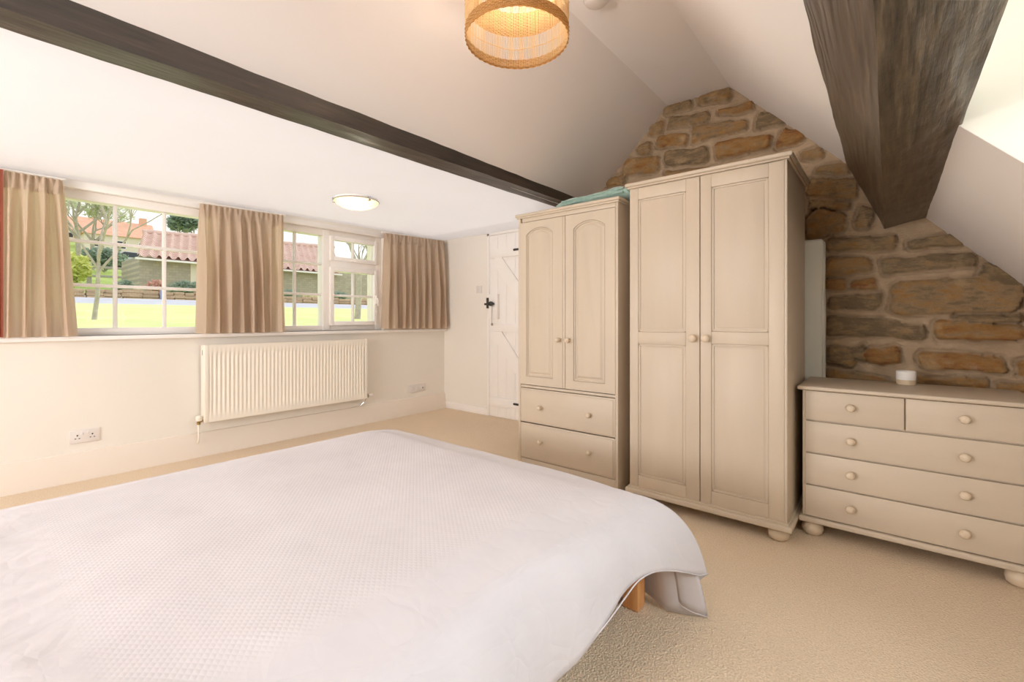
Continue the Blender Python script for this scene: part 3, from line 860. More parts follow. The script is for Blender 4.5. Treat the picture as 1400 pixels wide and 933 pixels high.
# ------------------------------------------------------------------ two-drawer wardrobe
LXF, LYF = 2.60, 2.09
WL, DL = .795, .55
wl = empty('wardrobe', (LXF, LYF, 0), -PI / 2)
tag(wl, 'shorter taupe wardrobe with arched panel doors over two drawers, nearest the plank door', 'wardrobe', 'painted taupe wardrobes')
m = MB()
m.box(0, .020, 0, DL, .0, 1.836, .003); m.box(WL - .020, WL, 0, DL, .0, 1.836, .003)
m.box(.02, WL - .02, .03, DL - .01, .05, .07); m.box(.02, WL - .02, .03, DL - .01, 1.81, 1.836)
m.box(.02, WL - .02, .004, DL - .01, .608, .626, .002); m.box(.02, WL - .02, DL - .012, DL - .004, .06, 1.82)
m.box(.02, WL - .02, .012, .026, .03, .10)
m.build('carcass', M['furn'], wl)
m = MB()
m.box(-.018, WL + .018, -.022, DL + .008, 1.842, 1.864, .009, 3); m.box(-.010, WL + .010, -.012, DL + .004, 1.832, 1.844, .004)
m.build('cornice', M['furnh'], wl)
MB().box(.034, WL - .021, .002, .018, 1.804, 1.833, .002).build('frieze', M['furnh'], wl)
m = MB().box(.021, WL - .021, .004, .02, .03, .095, .003); m.build('plinth', M['furnh'], wl)
def arched_door(parent, x0, x1, px0, px1, zs, zt):
    z0, z1, pb = .632, 1.800, .690
    m = MB()
    m.prism([(x0, z0), (x1, z0), (x1, z1), (x0, z1)], -.003, .017, 'y', holes=[list(reversed(arch_pts(px0, px1, pb, zs, zt)))])
    d = m.build('door', M['furn'], parent, angle=25)
    p = MB(); a = arch_pts(px0 - .003, px1 + .003, pb - .003, zs, zt + .003)
    p.prism(a, .008, .014, 'y')
    # moulded step: bevelled ring then raised field
    rings = [(0, .004), (.004, -.001), (.010, -.0005), (.014, .007), (.022, .007), (.034, .001), (.036, .0)]
    loops = [inset_arch(px0, px1, pb, zs, zt, dd_) for dd_, _ in rings]
    vs = [[p.bm.verts.new((u, yy, v_)) for u, v_ in lp] for lp, (_, yy) in zip(loops, rings)]
    for q, r_ in zip(vs, vs[1:]):
        n = len(q)
        for i in range(n): p.bm.faces.new((q[i], q[(i + 1) % n], r_[(i + 1) % n], r_[i]))
    p.bm.faces.new(vs[-1])
    p.build('raised_panel', M['furn'], d, angle=25)
    return d
a1 = arched_door(wl, .022, .386, .076, .306, 1.708, 1.752)
a2 = arched_door(wl, .410, .776, .472, .706, 1.704, 1.748)
MB().box(.388, .408, -.006, .012, .632, 1.800, .004).build('centre_bead', M['furn'], wl)
knob(a1, .362, .961, -.003, .017); knob(a2, .438, .959, -.003, .017)
for z0, z1, kz in ((.360, .604, .48), (.100, .353, .238)):
    m = MB().box(.022, WL - .021, .0, .018, z0, z1, .003)
    m.box(.030, WL - .033, -.005, .002, z0 + .008, z1 - .010, .004)
    d = m.build('drawer', M['furnh'], wl)
    for kx in (.208, .597): knob(d, kx, kz, -.005, .017)
# folded teal quilt lying on top
def quilt():
    m = MB(); nu, nv = 40, 44
    Y1, Y0, X0, X1 = 1.815, 1.235, 2.64, 3.12
    def prof(u):   # height along its length
        return .030 + .019 * u + .006 * math.sin(u * 9) + .004 * max(0, math.sin(PI * (u - .7) * 3)) * (u > .7)
    def fn(i, j):
        u = i / (nu - 1); a = 2 * PI * j / (nv - 1)
        e = math.sin(PI * min(max(u, 0), 1)) ** .22 if u not in (0, 1) else 0.0
        h = prof(u) * (e if e > 0 else .02)
        ca, sa = math.cos(a), math.sin(a)
        cx = (X0 + X1) / 2 + (X1 - X0) / 2 * (abs(ca) ** .5) * (1 if ca >= 0 else -1) * (.85 + .15 * e)
        zz = 1.868 + h + h * (abs(sa) ** .6) * (1 if sa >= 0 else -1)
        y = Y1 + (Y0 - Y1) * u
        n = noise.noise((cx * 7, y * 9, zz * 7)) * .012
        return (cx + n, y, max(1.866, zz + n * (.8 if sa > 0 else .1)))
    m.grid(nu, nv, fn)
    bmesh.ops.remove_doubles(m.bm, verts=m.bm.verts[:], dist=.0005)
    o = m.build('folded_quilt', M['teal'], angle=80)
    f_ = MB()
    for zc in (1.888, 1.912):
        f_.tube([(2.641 + .006 * math.sin(k * 1.3), 1.74 - .46 * k / 14, zc + .012 * k / 14) for k in range(15)], .006, 8)
    f_.build('fold', M['teal'], o)
    tag(o, 'folded pale teal quilt lying on top of the shorter wardrobe', 'quilt')
quilt()

# ------------------------------------------------------------------ chest of drawers
CX, CY = 2.75, .34
WC, DC = .800, .45
ch = empty('chest_of_drawers', (CX, CY, 0), -PI / 2)
tag(ch, 'wide taupe chest of two short and three long drawers against the stone wall', 'chest of drawers')
m = MB()
m.box(0, .018, .002, DC, .10, .742, .002); m.box(WC - .018, WC, .002, DC, .10, .742, .002)
m.box(.018, WC - .018, .03, DC - .01, .10, .115); m.box(.018, WC - .018, DC - .012, DC - .004, .10, .74)
m.box(.394, .402, .012, DC - .02, .59, .742)
for z_ in (.262, .424, .588): m.box(.018, WC - .018, .014, .05, z_ - .005, z_ + .005)
m.build('carcass', M['furn'], ch)
m = MB().box(-.022, WC + .022, -.024, DC + .012, .742, .762, .008, 3); m.build('top', M['furnh'], ch)
m = MB().box(-.016, WC + .016, -.016, DC + .01, .070, .098, .008, 3); m.build('plinth', M['furnh'], ch)
for x, y in ((.04, .04), (WC - .04, .04), (.04, DC - .05), (WC - .04, DC - .05)): bunfoot(ch, x, y, .072, .047)
def drawer(x0, x1, z0, z1, ks):
    m = MB().box(x0, x1, -.004, .014, z0, z1, .003); m.box(x0 + .012, x1 - .012, .014, DC - .03, z0 + .01, z1 - .02)
    d = m.build('drawer', M['furnh'], ch)
    for kx, kz in ks: knob(d, kx, kz, -.004, .019)
drawer(.0125, .3955, .592, .738, [(.198, .673)]); drawer(.4005, WC - .0125, .592, .738, [(.591, .673)])
for z0, z1, kz in ((.428, .584, .5105), (.266, .420, .3485), (.103, .258, .1845)):
    drawer(.0125, WC - .0125, z0, z1, [(.198, kz), (.591, kz)])
pt = MB().lathe([(0, 0), (.036, 0), (.039, .003), (.040, .026)], 32, TR(3.125, -.07, .762), cap=False)
pt = pt.build('candle_pot', M['potbase']); tag(pt, 'small round white candle pot standing on the chest of drawers', 'pot')
MB().lathe([(.040, .026), (.041, .028), (.041, .068), (.039, .070), (.037, .068), (.037, .050), (0, .050)], 32, TR(3.125, -.07, .762), cap=False).build('glazed_rim', M['pot'], pt)['label'] = 'white glazed upper half'
# folded foam mattress behind the tall wardrobe
m = MB().box(3.225, 3.345, .292, 1.02, .004, 1.578, .022, 4)
bmesh.ops.subdivide_edges(m.bm, edges=[e for e in m.bm.edges if abs(e.verts[0].co.z - e.verts[1].co.z) > .8], cuts=22)
for v_ in m.bm.verts:
    v_.co += Vector((noise.noise(v_.co * 4) * .006, noise.noise(v_.co * 5 + Vector((9, 0, 0))) * .007, 0))
o = m.build('spare_mattress', M['slab'], angle=60); tag(o, 'pale grey folding mattress standing on end behind the tallest wardrobe', 'mattress')
p = MB()
p.tube([(3.226, .297 + .004 * math.sin(k), .03 + 1.53 * k / 20) for k in range(21)], .004, 6); p.build('piping', M['slab'], o)

# ------------------------------------------------------------------ bed
BX0, BX1, BY0, BY1, BZ = -.55, 1.62, .70, 2.30, .47
bd = empty('bed', (0, 0, 0)); tag(bd, 'pine framed double bed under the white bedspread', 'bed')
MB().box(BX0, BX1 - .07, BY0 + .05, BY1 - .05, .24, BZ - .02, .05, 4).build('mattress', M['slab'], bd)
m = MB()
m.box(BX0, BX1 - .02, BY0 + .02, BY0 + .045, .15, .25, .004); m.box(BX0, BX1 - .02, BY1 - .045, BY1 - .02, .15, .25, .004)
m.box(1.595, 1.62, BY0 + .04, BY1 - .02, .15, .25, .004); m.box(BX0, BX0 + .025, BY0 + .02, BY1 - .02, .15, .25, .004)
m.build('bed_frame', M['pine'], bd)
for x, y in ((1.612, .722), (1.612, BY1 - .095), (BX0, BY0 + .01), (BX0, BY1 - .075)):
    MB().box(x, x + .065, y, y + .065, 0, .25, .006).build('leg', M['pine'], bd)
def bedspread():
    # edge of the bed top (with rounded corners) and the hem below it, both as matched polylines
    def rr(r): return r
    top, hem = [], []
    def add(t, h): top.append(Vector(t)); hem.append(Vector(h))
    z = BZ
    # near side, from the head end towards the foot
    N = [(-.75, .600, .20), (-.4, .622, .205), (0, .605, .198), (.3, .625, .205), (.55, .61, .20), (.75, .635, .198), (.916, .645, .200), (1.03, .618, .228), (1.143, .603, .255), (1.25, .60, .275), (1.33, .598, .287)]
    for i, h in enumerate(N):
        add((min(h[0], 1.30), BY0 + .035, z), h)
    # foot corner, near side: the loose corner of the cloth folds back on itself
    C = [((1.36, .737, z), (1.42, .592, .278)), ((1.42, .742, z - .001), (1.52, .580, .248)), ((1.47, .750, z - .002), (1.64, .560, .198)),
         ((1.505, .760, z - .003), (1.735, .535, .155)), ((1.525, .770, z - .003), (1.790, .522, .142)), ((1.535, .778, z - .003), (1.785, .545, .120)),
         ((1.54, .784, z - .003), (1.735, .585, .075)), ((1.545, .79, z - .003), (1.700, .600, .045)), ((1.548, .795, z - .003), (1.712, .565, .022)),
         ((1.551, .80, z - .003), (1.748, .512, .004)), ((1.555, .806, z - .003), (1.742, .530, .003)), ((1.558, .815, z - .003), (1.705, .60, .004)), ((1.56, .83, z - .003), (1.690, .650, .006)),
         ((1.563, .85, z - .003), (1.728, .72, .012)), ((1.566, .90, z - .002), (1.748, .82, .03)), ((1.57, .98, z), (1.76, .93, .05))]
    for t, h in C: add(t, h)
    for k in range(1, 9):
        y = .98 + (2.16 - .98) * k / 8
        add((1.572, y, z), (1.77 + .015 * math.sin(k * 2.1), y, .06 + .012 * math.sin(k * 1.3)))
    for k in range(1, 8):                       # far foot corner
        a = PI / 2 * k / 8; c = (1.572 - .16, 2.155 - .0)
        add((c[0] + .16 * math.cos(a), c[1] + .11 * math.sin(a), z), (c[0] + (.36 + .03 * math.sin(3 * a)) * math.cos(a), c[1] + .24 * math.sin(a), .06))
    for k in range(0, 9):                       # far side back to the head end
        x = 1.40 + (-.75 - 1.40) * k / 8
        add((x, BY1 - .035, z), (x, BY1 + .075 + .01 * math.sin(k * 1.9), .16))
    for k in range(1, 6):                       # head end
        y = BY1 - .035 + (BY0 + .07 - BY1) * k / 6
        add((-.75, y, z), (-.86, y, .2))
    # resample both closed loops together
    n = len(top); M_ = 420
    def cr(P, i, t):
        p0, p1, p2, p3 = P[(i - 1) % n], P[i % n], P[(i + 1) % n], P[(i + 2) % n]
        d = [max((q - p).length ** .5, 1e-4) for p, q in ((p0, p1), (p1, p2), (p2, p3))]
        m1 = (p1 - p0) / d[0] - (p2 - p0) / (d[0] + d[1]) + (p2 - p1) / d[1]
        m2 = (p2 - p1) / d[1] - (p3 - p1) / (d[1] + d[2]) + (p3 - p2) / d[2]
        m1 *= d[1]; m2 *= d[1]
        return (p1 * (2 * t**3 - 3 * t**2 + 1) + m1 * (t**3 - 2 * t**2 + t) + p2 * (-2 * t**3 + 3 * t**2) + m2 * (t**3 - t**2))
    L = [max((hem[(i + 1) % n] - hem[i]).length, (top[(i + 1) % n] - top[i]).length, .03) for i in range(n)]
    tot = sum(L); T2, H2 = [], []
    for k in range(M_):
        s = tot * k / M_; i = 0
        while s > L[i]: s -= L[i]; i += 1
        t = s / L[i]
        T2.append(top[i].lerp(top[(i + 1) % n], t)); H2.append(cr(hem, i, t))
    # soften the bed-edge loop
    for _ in range(6): T2 = [(T2[(i - 1) % M_] + T2[i] * 2 + T2[(i + 1) % M_]) / 4 for i in range(M_)]
    R, Dn = 46, 26
    cx, cy = .55, 1.5
    m = MB(); bm = m.bm; uvs = {}; brd = {}
    def topz(x, y):
        e = min(max((x - BX0) / .5, 0), 1)
        d = min(BY1 - y, y - BY0, 1.60 - x); edge = min(max(d / .28, 0), 1)
        zz = .030 * (1 - (1 - edge) ** 2)
        zz += .007 * noise.noise((x * 2.2, y * 2.2, 1)) + .0035 * noise.noise((x * 7 + y * 3, y * 9, 2))
        left = min(max((.25 - x) / .6, 0), 1)
        zz += left * (.036 * noise.noise((x * 4, y * 5, 4)) + .016 * noise.noise((x * 9, y * 16, 5)) + .006 * noise.noise((x * 24, y * 34, 8)))
        return zz
    rows = []
    for j in range(1, R + 1):
        s = (j / R) ** .9
        row = []
        for i in range(M_):
            p = Vector((cx, cy, BZ)).lerp(T2[i], s); x, y = p.x, p.y
            v = bm.verts.new((x, y, p.z + topz(x, y) * min(1, (1 - s) * 8 + (.0 if s > .99 else .0))))
            uvs[v] = (x, y); d = min(BY1 - y, y - BY0, 1.62 - x, (x + .02) if x < .5 else 9)
            brd[v] = min(max((.20 - d) / .05, 0), 1); row.append(v)
        rows.append(row)
    for j in range(1, Dn + 1):
        t = j / Dn; row = []
        for i in range(M_):
            a, b = T2[i], H2[i]
            c = Vector((a.x + (b.x - a.x) * .80, a.y + (b.y - a.y) * .80, a.z - .02))
            p = a * (1 - t) ** 2 + c * 2 * t * (1 - t) + b * t * t
            o_ = Vector((b.x - a.x, b.y - a.y, 0)); o_ = o_.normalized() if o_.length > 1e-4 else Vector((0, 0, 0))
            arc = i / M_ * tot
            wv = noise.noise((arc * 3.2, t * 1.2, 7)) * .022 * t + noise.noise((arc * 9, t * 3, 3)) * .006 * t
            if b.z < .03 or (1.6 < b.x and b.y < .85): wv *= .25
            p += o_ * wv
            v = bm.verts.new(p); q = Vector((a.x, a.y)) + Vector((o_.x, o_.y)) * (.45 * t)
            uvs[v] = (q.x, q.y); brd[v] = 1.0; row.append(v)
        rows.append(row)
    c0 = bm.verts.new((cx, cy, BZ + topz(cx, cy))); uvs[c0] = (cx, cy); brd[c0] = 0
    for i in range(M_): bm.faces.new((c0, rows[0][i], rows[0][(i + 1) % M_]))
    for a, b in zip(rows, rows[1:]):
        for i in range(M_):
            k = (i + 1) % M_; bm.faces.new((a[i], b[i], b[k], a[k]))
    bm.verts.index_update()
    order = list(bm.verts)
    uvl = [uvs[v] for v in order]; bl = [brd[v] for v in order]
    o = m.build('bedspread', M['spread'], angle=180)
    me = o.data
    ul = me.uv_layers.new(name='cloth')
    for lp in me.loops: ul.data[lp.index].uv = uvl[lp.vertex_index]
    at = me.attributes.new('border', 'FLOAT', 'POINT'); at.data.foreach_set('value', bl)
    sd = o.modifiers.new('thickness', 'SOLIDIFY'); sd.thickness = .004; sd.offset = -1
    tag(o, 'white quilted cotton bedspread draped over the bed with one corner on the carpet', 'bedspread')
    # rolled hem stitched round the edge
    hm = MB(); hm.tube([H2[i] + Vector((0, 0, .001)) for i in range(M_)] + [H2[0] + Vector((0, 0, .001))], .0022, 6, cap=False)
    hm.build('hem', M['spread'], o)
bedspread()

# ------------------------------------------------------------------ pendant lamp
PX, PY, PZ = 1.335, 1.08, 2.150
pl = empty('pendant_lamp', (PX, PY, 2.726)); tag(pl, 'round woven cane pendant lampshade hanging from the ridge ceiling', 'pendant lamp')
def L(z_): return z_ + PZ - 2.726
RB, RT = .192, .182
def rad_at(h): return RB + (RT - RB) * h / .36 + .006 * math.sin(PI * h / .36)
def woven(h0, h1, name, th, mat, strands):
    m = MB(); n = 180; nz = strands * 4 + 1
    def fn(i, j):
        h = h0 + (h1 - h0) * j / (nz - 1); a = 2 * PI * i / n
        k = math.sin(PI * 4 * j / 4 * .5) ** 2
        wv = math.sin(i / n * 2 * PI * 45 + PI * (j // 4 % 2)) * th * .5
        r = rad_at(h) + wv + th * .6 * math.sin(PI * (j % 4) / 4)
        return (r * math.cos(a), r * math.sin(a), L(h))
    m.grid(n, nz, fn, closed=True)
    bmesh.ops.solidify(m.bm, geom=m.bm.faces[:], thickness=.003)
    return m.build(name, M[mat], pl, angle=70)
woven(0, .040, 'rim_band', .004, 'wicker', 6)
woven(.135, .235, 'woven_band', .003, 'wicker', 16)
woven(.335, .365, 'top_band', .004, 'wicker', 5)
m = MB()
for i in range(170):
    a = 2 * PI * i / 170 + rnd.uniform(-.004, .004); a2 = a + rnd.uniform(-.012, .012)
    m.tube([(rad_at(h) * math.cos(a + (a2 - a) * h / .36), rad_at(h) * math.sin(a + (a2 - a) * h / .36), L(h)) for h in (.01, .12, .24, .36)], .0014, 5)
m.build('cane_uprights', M['rib'], pl)
m = MB()
for h in (.085, .285):
    m.tube([(rad_at(h) * 1.004 * math.cos(2 * PI * k / 96), rad_at(h) * 1.004 * math.sin(2 * PI * k / 96), L(h) + .003 * math.sin(k * .4)) for k in range(97)], .0016, 5)
m.build('twine', M['rib'], pl)
m = MB()
for k in range(3):
    a = 2 * PI * k / 3 + .4; m.tube([(.02 * math.cos(a), .02 * math.sin(a), L(.352)), (RT * math.cos(a), RT * math.sin(a), L(.352))], .002, 6)
m.tube([(.021 * math.cos(2 * PI * k / 20), .021 * math.sin(2 * PI * k / 20), L(.352)) for k in range(21)], .002, 6)
m.build('spider_frame', M['chrome'], pl)
MB().tube([(0, 0, L(.40)), (.001, 0, -.1), (0, 0, 0)], .0035, 8).build('cord', M['white'], pl)
MB().lathe([(0, 0), (.045, 0), (.045, -.012), (.03, -.03), (.008, -.038), (0, -.038)], 28).build('ceiling_rose', M['white'], pl)
MB().lathe([(0, 0), (.017, 0), (.019, -.03), (.016, -.055), (0, -.055)], 20, TR(0, 0, L(.425))).build('lamp_holder', M['white'], pl)
MB().lathe([(0, 0), (.013, 0), (.014, -.012), (.026, -.038), (.030, -.058), (.024, -.078), (.012, -.088), (0, -.09)], 24, TR(0, 0, L(.37))).build('bulb', M['bulb'], pl)

# ------------------------------------------------------------------ flush ceiling light, smoke detector
fl = empty('ceiling_light', (2.025, 3.30, zlow(2.025))); tag(fl, 'round glass flush ceiling light on the low ceiling near the window', 'ceiling light')
MB().lathe([(0, .0), (.166, 0), (.169, -.004), (.169, -.015), (.0, -.015)], 48).build('base_plate', M['white'], fl)
prof = [(.172, -.018), (.170, -.026), (.155, -.040), (.125, -.058), (.085, -.071), (.04, -.077), (0, -.078)]
MB().lathe(prof + [(0, -.074), (.04, -.073), (.085, -.067), (.12, -.054), (.150, -.037), (.164, -.025), (.168, -.018)], 56, cap=False).build('glass_dome', M['dome'], fl)
MB().lathe([(.170, -.014), (.176, -.016), (.177, -.021), (.172, -.024), (.168, -.020)], 56, cap=False).build('rim', M['chrome'], fl)
for k in range(3):
    a = 2 * PI * k / 3 + .55
    m = MB().box(.120, .182, -.009, .009, -.010, -.006, .001); m.box(.178, .183, -.010, .010, -.036, -.006, .002); m.box(.158, .183, -.010, .010, -.040, -.034, .002)
    bmesh.ops.transform(m.bm, matrix=RZ(a), verts=m.bm.verts[:])
    m.build('clip', M['chrome'], fl)
sd = empty('smoke_alarm', (2.03, 1.13, 2.7255)); tag(sd, 'white round smoke alarm on the flat ridge ceiling', 'smoke alarm')
MB().lathe([(0, 0), (.062, 0), (.066, -.006), (.066, -.020), (0, -.020)], 36).build('base', M['plastic'], sd)
MB().lathe([(0, -.02), (.060, -.02), (.056, -.034), (.035, -.042), (0, -.043)], 36).build('cover', M['plastic'], sd)

# ------------------------------------------------------------------ outside: garden, lane, barn, hillside
def ground(name, mat, prof, x0, x1, label, cat, amp=.05, n=40):
    m = MB(); k = len(prof)
    def fn(i, j):
        x = x0 + (x1 - x0) * i / (n - 1); y, z_ = prof[j]
        return (x, y, z_ + (amp * noise.noise((x * .4, y * .4, 3)) if 0 < j < k - 1 else 0))
    m.grid(n, k, fn)
    bmesh.ops.solidify(m.bm, geom=m.bm.faces[:], thickness=.15)
    return struct(m, name, mat, label, cat, angle=60)
ground('lawn', M['grass'], [(4.62, .55), (6, .80), (8, .98), (10, 1.10), (12, 1.24), (14, 1.38), (16, 1.52)], -12, 34, 'bright sunlit lawn sloping up outside the window', 'lawn', .02)
ground('lane', M['road'], [(16.02, 1.52), (17.5, 1.64), (19, 1.78), (19.6, 1.80)], -12, 40, 'pale grey lane beyond the lawn', 'road', 0)
ground('grass_bank', M['bank'], [(19.62, 1.85), (22, 2.0), (28, 2.6), (32, 3.1), (44, 4.6), (58, 6.5), (80, 11), (110, 15)], -30, 80, 'green hillside bank rising behind the low stone wall', 'hillside', .03, 60)
M['meadow'] = m_noise('meadow_grass', (104, 142, 84), (136, 168, 106), 1.2)
ground('meadow', M['meadow'], [(-40, -1.2), (-20, -.6), (-8, -.25), (-1.45, -.12)], -30, 30, 'green meadow below the dormer window', 'meadow', .05)
def low_wall(x0, x1, label):
    m = MB(); r = random.Random(9)
    x = x0
    while x < x1:                  # rough courses of separate stones
        for c in range(3):
            L_ = r.uniform(.25, .5)
        L_ = r.uniform(.3, .55); z_ = 1.72
        for c in range(3):
            h = r.uniform(.10, .14); m.box(x + r.uniform(-.03, .03), x + L_ + r.uniform(-.03, .02), 19.6 + r.uniform(0, .05), 19.95 - r.uniform(0, .05), z_, z_ + h, .02, 1); z_ += h
        x += L_
    o = m.build('garden_wall', M['drystone']); return tag(o, label, 'garden wall')
low_wall(-2, 30, 'low dry stone wall along the far side of the lane')
# barn with pantile roof
bn = empty('barn', (4.7, 24, 2.0)); tag(bn, 'long low stone barn with a red pantile roof across the lane', 'barn')
MB().box(0, 16, 0, 3.3, .22, 1.75).build('wall', M['barnstone'], bn, smooth=False)
MB().prism([(.05, 1.7), (3.25, 1.7), (1.65, 2.8)], .7, 8.6, 'x').build('gable', M['barnstone'], bn, smooth=False)
m = MB()
nu = 27 * 8 + 1
def rf(i, j):
    x = -.15 + 9.0 * i / (nu - 1); row = j // 2; top = j % 2
    t = min(1, max(0, (row + top) / 14))
    p = (i % 8) / 8
    wv = .10 * (math.sin(2 * PI * p) if p < .5 else .35 * math.sin(2 * PI * p))
    return (x + .62 * t, -.35 + 2.0 * t, 1.66 + (1.34 + .045 * x) * t + wv + (.05 if not top else 0.0))
m.grid(nu, 28, rf)
m.prism([(-.33, 1.58), (1.65, 2.86), (3.7, 1.58)], .55, 8.8, 'x')
ro = m.build('roof', M['pantile'], bn, angle=60)
MB().tube([(.45 + 9.1 * k / 24, 1.66, 3.02 + .0171 * k + .02 * (k % 2)) for k in range(25)], .11, 10).build('ridge_tiles', M['pantile'], ro)
MB().box(-.2, 8.9, -.42, -.32, 1.56, 1.64).build('gutter', M['white'], bn)
MB().box(1.8, 2.5, -.03, .02, .22, 1.6).build('barn_door', M['farhouse'], bn)
# far house
def house(x, y, z_, w_, h, d, label, rot=0.):
    t = empty('house', (x, y, z_), rot); tag(t, label, 'house')
    MB().box(-w_ / 2, w_ / 2, 0, d, 0, h).build('wall', M['farhouse'], t, smooth=False)
    MB().prism([(-.3, h - .1), (d + .3, h - .1), (d / 2, h + d * .42)], -w_ / 2 - .3, w_ / 2 + .3, 'x').build('roof', M['farroof'], t, smooth=False)
    MB().box(w_ / 2 - 1.0, w_ / 2 - .3, d / 2 - .3, d / 2 + .3, h + d * .2, h + d * .42 + .7).build('chimney', M['farroof'], t)
    for k in range(3):
        xx = -w_ / 2 + (k + .5) * w_ / 3
        f_ = MB().box(xx - .5, xx + .5, -.04, .02, h * .35, h * .75).build('window', M['white'], t)
        MB().box(xx - .42, xx + .42, -.05, -.03, h * .35 + .08, h * .75 - .08).build('pane', M['carglass'], f_)
house(12, 70, 8.6, 6.4, 2.4, 5, 'pale far house with an orange roof on the hill behind the bare tree')
house(10.2, 80, 10.8, 5, 1.8, 4.5, 'highest pale house with an orange roof behind the leafy trees', .2)
# parked car
car = empty('car', (9.7, 50, 5.36), .1); tag(car, 'silver hatchback car parked on the hillside lane', 'car')
m = MB()
m.prism([(-2, .3), (2, .3), (2.05, .62), (1.95, .85), (1.1, .95), (.55, 1.42), (-1.2, 1.45), (-1.85, .95), (-2.05, .85)], -.8, .8, 'y')
bmesh.ops.bevel(m.bm, geom=m.bm.edges[:], offset=.05, segments=2, affect='EDGES')
m.build('body', M['carbody'], car)
MB().prism([(.95, .97), (.5, 1.37), (-1.15, 1.39), (-1.65, .97)], -.81, .81, 'y').build('windows', M['carglass'], car)
for x in (-1.25, 1.25):
    for y in (-.74, .74):
        MB().lathe([(0, -.1), (.27, -.1), (.32, -.06), (.32, .06), (.27, .1), (0, .1)], 24, TR(x, y, .32) @ RX(PI / 2)).build('wheel', M['tyre'], car)
# rail fence on the bank
fc = empty('fence', (2.62, 30, 2.85)); tag(fc, 'grey two-rail wooden fence on the green bank', 'fence')
for k in range(5): MB().box(k * 1.33 - .09, k * 1.33 + .09, -.09, .09, -.2, 1.05, .02).build('post', M['fencewood'], fc)
for z_ in (.38, .82): MB().box(-.3, 5.6, -.13, -.08, z_ - .06, z_ + .06, .01).build('rail', M['fencewood'], fc)

# trees and shrubs
def branch(m, p, d, L_, r, depth, rg, tips, spread=.6, lift=.25):
    pts, rad = [p.copy()], [r]; q = p.copy(); dd_ = d.normalized()
    n = 5
    for k in range(n):
        dd_ = (dd_ + Vector((rg.uniform(-.16, .16), rg.uniform(-.16, .16), rg.uniform(-.05, .16)))).normalized()
        q = q + dd_ * L_ / n; pts.append(q.copy()); rad.append(r * (1 - .45 * (k + 1) / n))
    m.tube(pts, rad, 6 if depth > 1 else 4)
    if depth == 0: tips.append(q); return
    for k in range(rg.choice((2, 3)) if depth > 1 else 3):
        a = rg.uniform(0, 2 * PI); s_ = rg.uniform(.6, 1.3) * spread
        nd = (dd_ + Vector((math.cos(a) * s_, math.sin(a) * s_, lift * rg.uniform(0, 1)))).normalized()
        st = pts[rg.choice((3, 4, 5))]
        branch(m, st, nd, L_ * rg.uniform(.6, .85), r * .55, depth - 1, rg, tips, spread, lift)
def leaves(m, c, s, n, size, rg):
    for _ in range(n):
        while True:
            v_ = Vector((rg.uniform(-1, 1), rg.uniform(-1, 1), rg.uniform(-1, 1)))
            if v_.length < 1: break
        v_ = Vector((v_.x * s[0], v_.y * s[1], v_.z * s[2])) * (.75 + .25 * noise.noise(v_ * 2)) + Vector(c)
        a = Vector((rg.uniform(-1, 1), rg.uniform(-1, 1), rg.uniform(-.4, .8))).normalized(); b = a.orthogonal().normalized()
        k = size * rg.uniform(.6, 1.3)
        vs = [m.bm.verts.new(v_ + a * k), m.bm.verts.new(v_ + b * k * .45), m.bm.verts.new(v_ - a * k), m.bm.verts.new(v_ - b * k * .45)]
        m.bm.faces.new(vs)
def tree(loc, H, r, depth, seed, label, leaf=None, nleaf=0, lsize=.05, spread=.6, lean=(0, 0), fork=.45, group='trees outside the window', name='tree', lift=.25):
    rg = random.Random(seed); t = empty(name, loc); tag(t, label, 'tree', group)
    m = MB(); tips = []
    p = Vector((0, 0, -.1)); fk = Vector((lean[0], lean[1], H * fork))
    m.tube([p, p.lerp(fk, .08), p.lerp(fk, .5) + Vector((.02, 0, 0)), fk], [r * 1.6, r * 1.1, r * .95, r * .85], 9)
    for k in range(4):
        a = 2 * PI * k / 4 + rg.uniform(-.4, .4)
        branch(m, fk - Vector((0, 0, rg.uniform(0, H * .08))), Vector((math.cos(a) * .75, math.sin(a) * .75, rg.uniform(.7, 1.3))), H * .30, r * .62, depth, rg, tips, spread, lift)
    m.build('trunk', M['bark'], t)
    if leaf:
        l = MB()
        for tp in tips: leaves(l, tp, (H * .11,) * 3, max(1, nleaf // len(tips)), lsize, rg)
        l.build('foliage', M[leaf], t, smooth=False, recalc=False)
    return t
def shrub(loc, s, n, size, leaf, seed, label, group='shrubs along the lane'):
    rg = random.Random(seed); t = empty('shrub', loc); tag(t, label, 'shrub', group)
    m = MB()
    for k in range(5):
        a = 2 * PI * k / 5; m.tube([(0, 0, -.015), (s[0] * .3 * math.cos(a), s[1] * .3 * math.sin(a), s[2] * .6), (s[0] * .6 * math.cos(a), s[1] * .6 * math.sin(a), s[2] * 1.3)], [.04, .03, .01], 6)
    m.build('stems', M['bark'], t)
    l = MB(); leaves(l, (0, 0, s[2]), s, n, size, rg); l.build('foliage', M[leaf], t, smooth=False, recalc=False)
tree((1.37, 10, 1.08), 2.9, .032, 4, 21, 'bare young tree on the lawn in front of the left window panes', spread=.75, lean=(.06, 0), fork=.33)
tree((6.28, 10.2, 1.10), 2.6, .07, 3, 34, 'thick-stemmed bare tree on the lawn behind the casement', spread=.7, lean=(.05, 0), fork=.5)
tree((4.5, 38, 3.8), 6.0, .14, 3, 41, 'tall pale leafy tree on the bank at the left edge of the window', 'leafpale', 1900, .15, .7)
tree((6.1, 45, 4.7), 5.0, .14, 3, 43, 'pale leafy tree on the bank left of the far house', 'leafpale', 1500, .16, .7)
tree((15.9, 60, 6.5), 5.6, .16, 3, 47, 'round dark tree rising behind the barn ridge', 'leafdark', 3200, .26, .6)
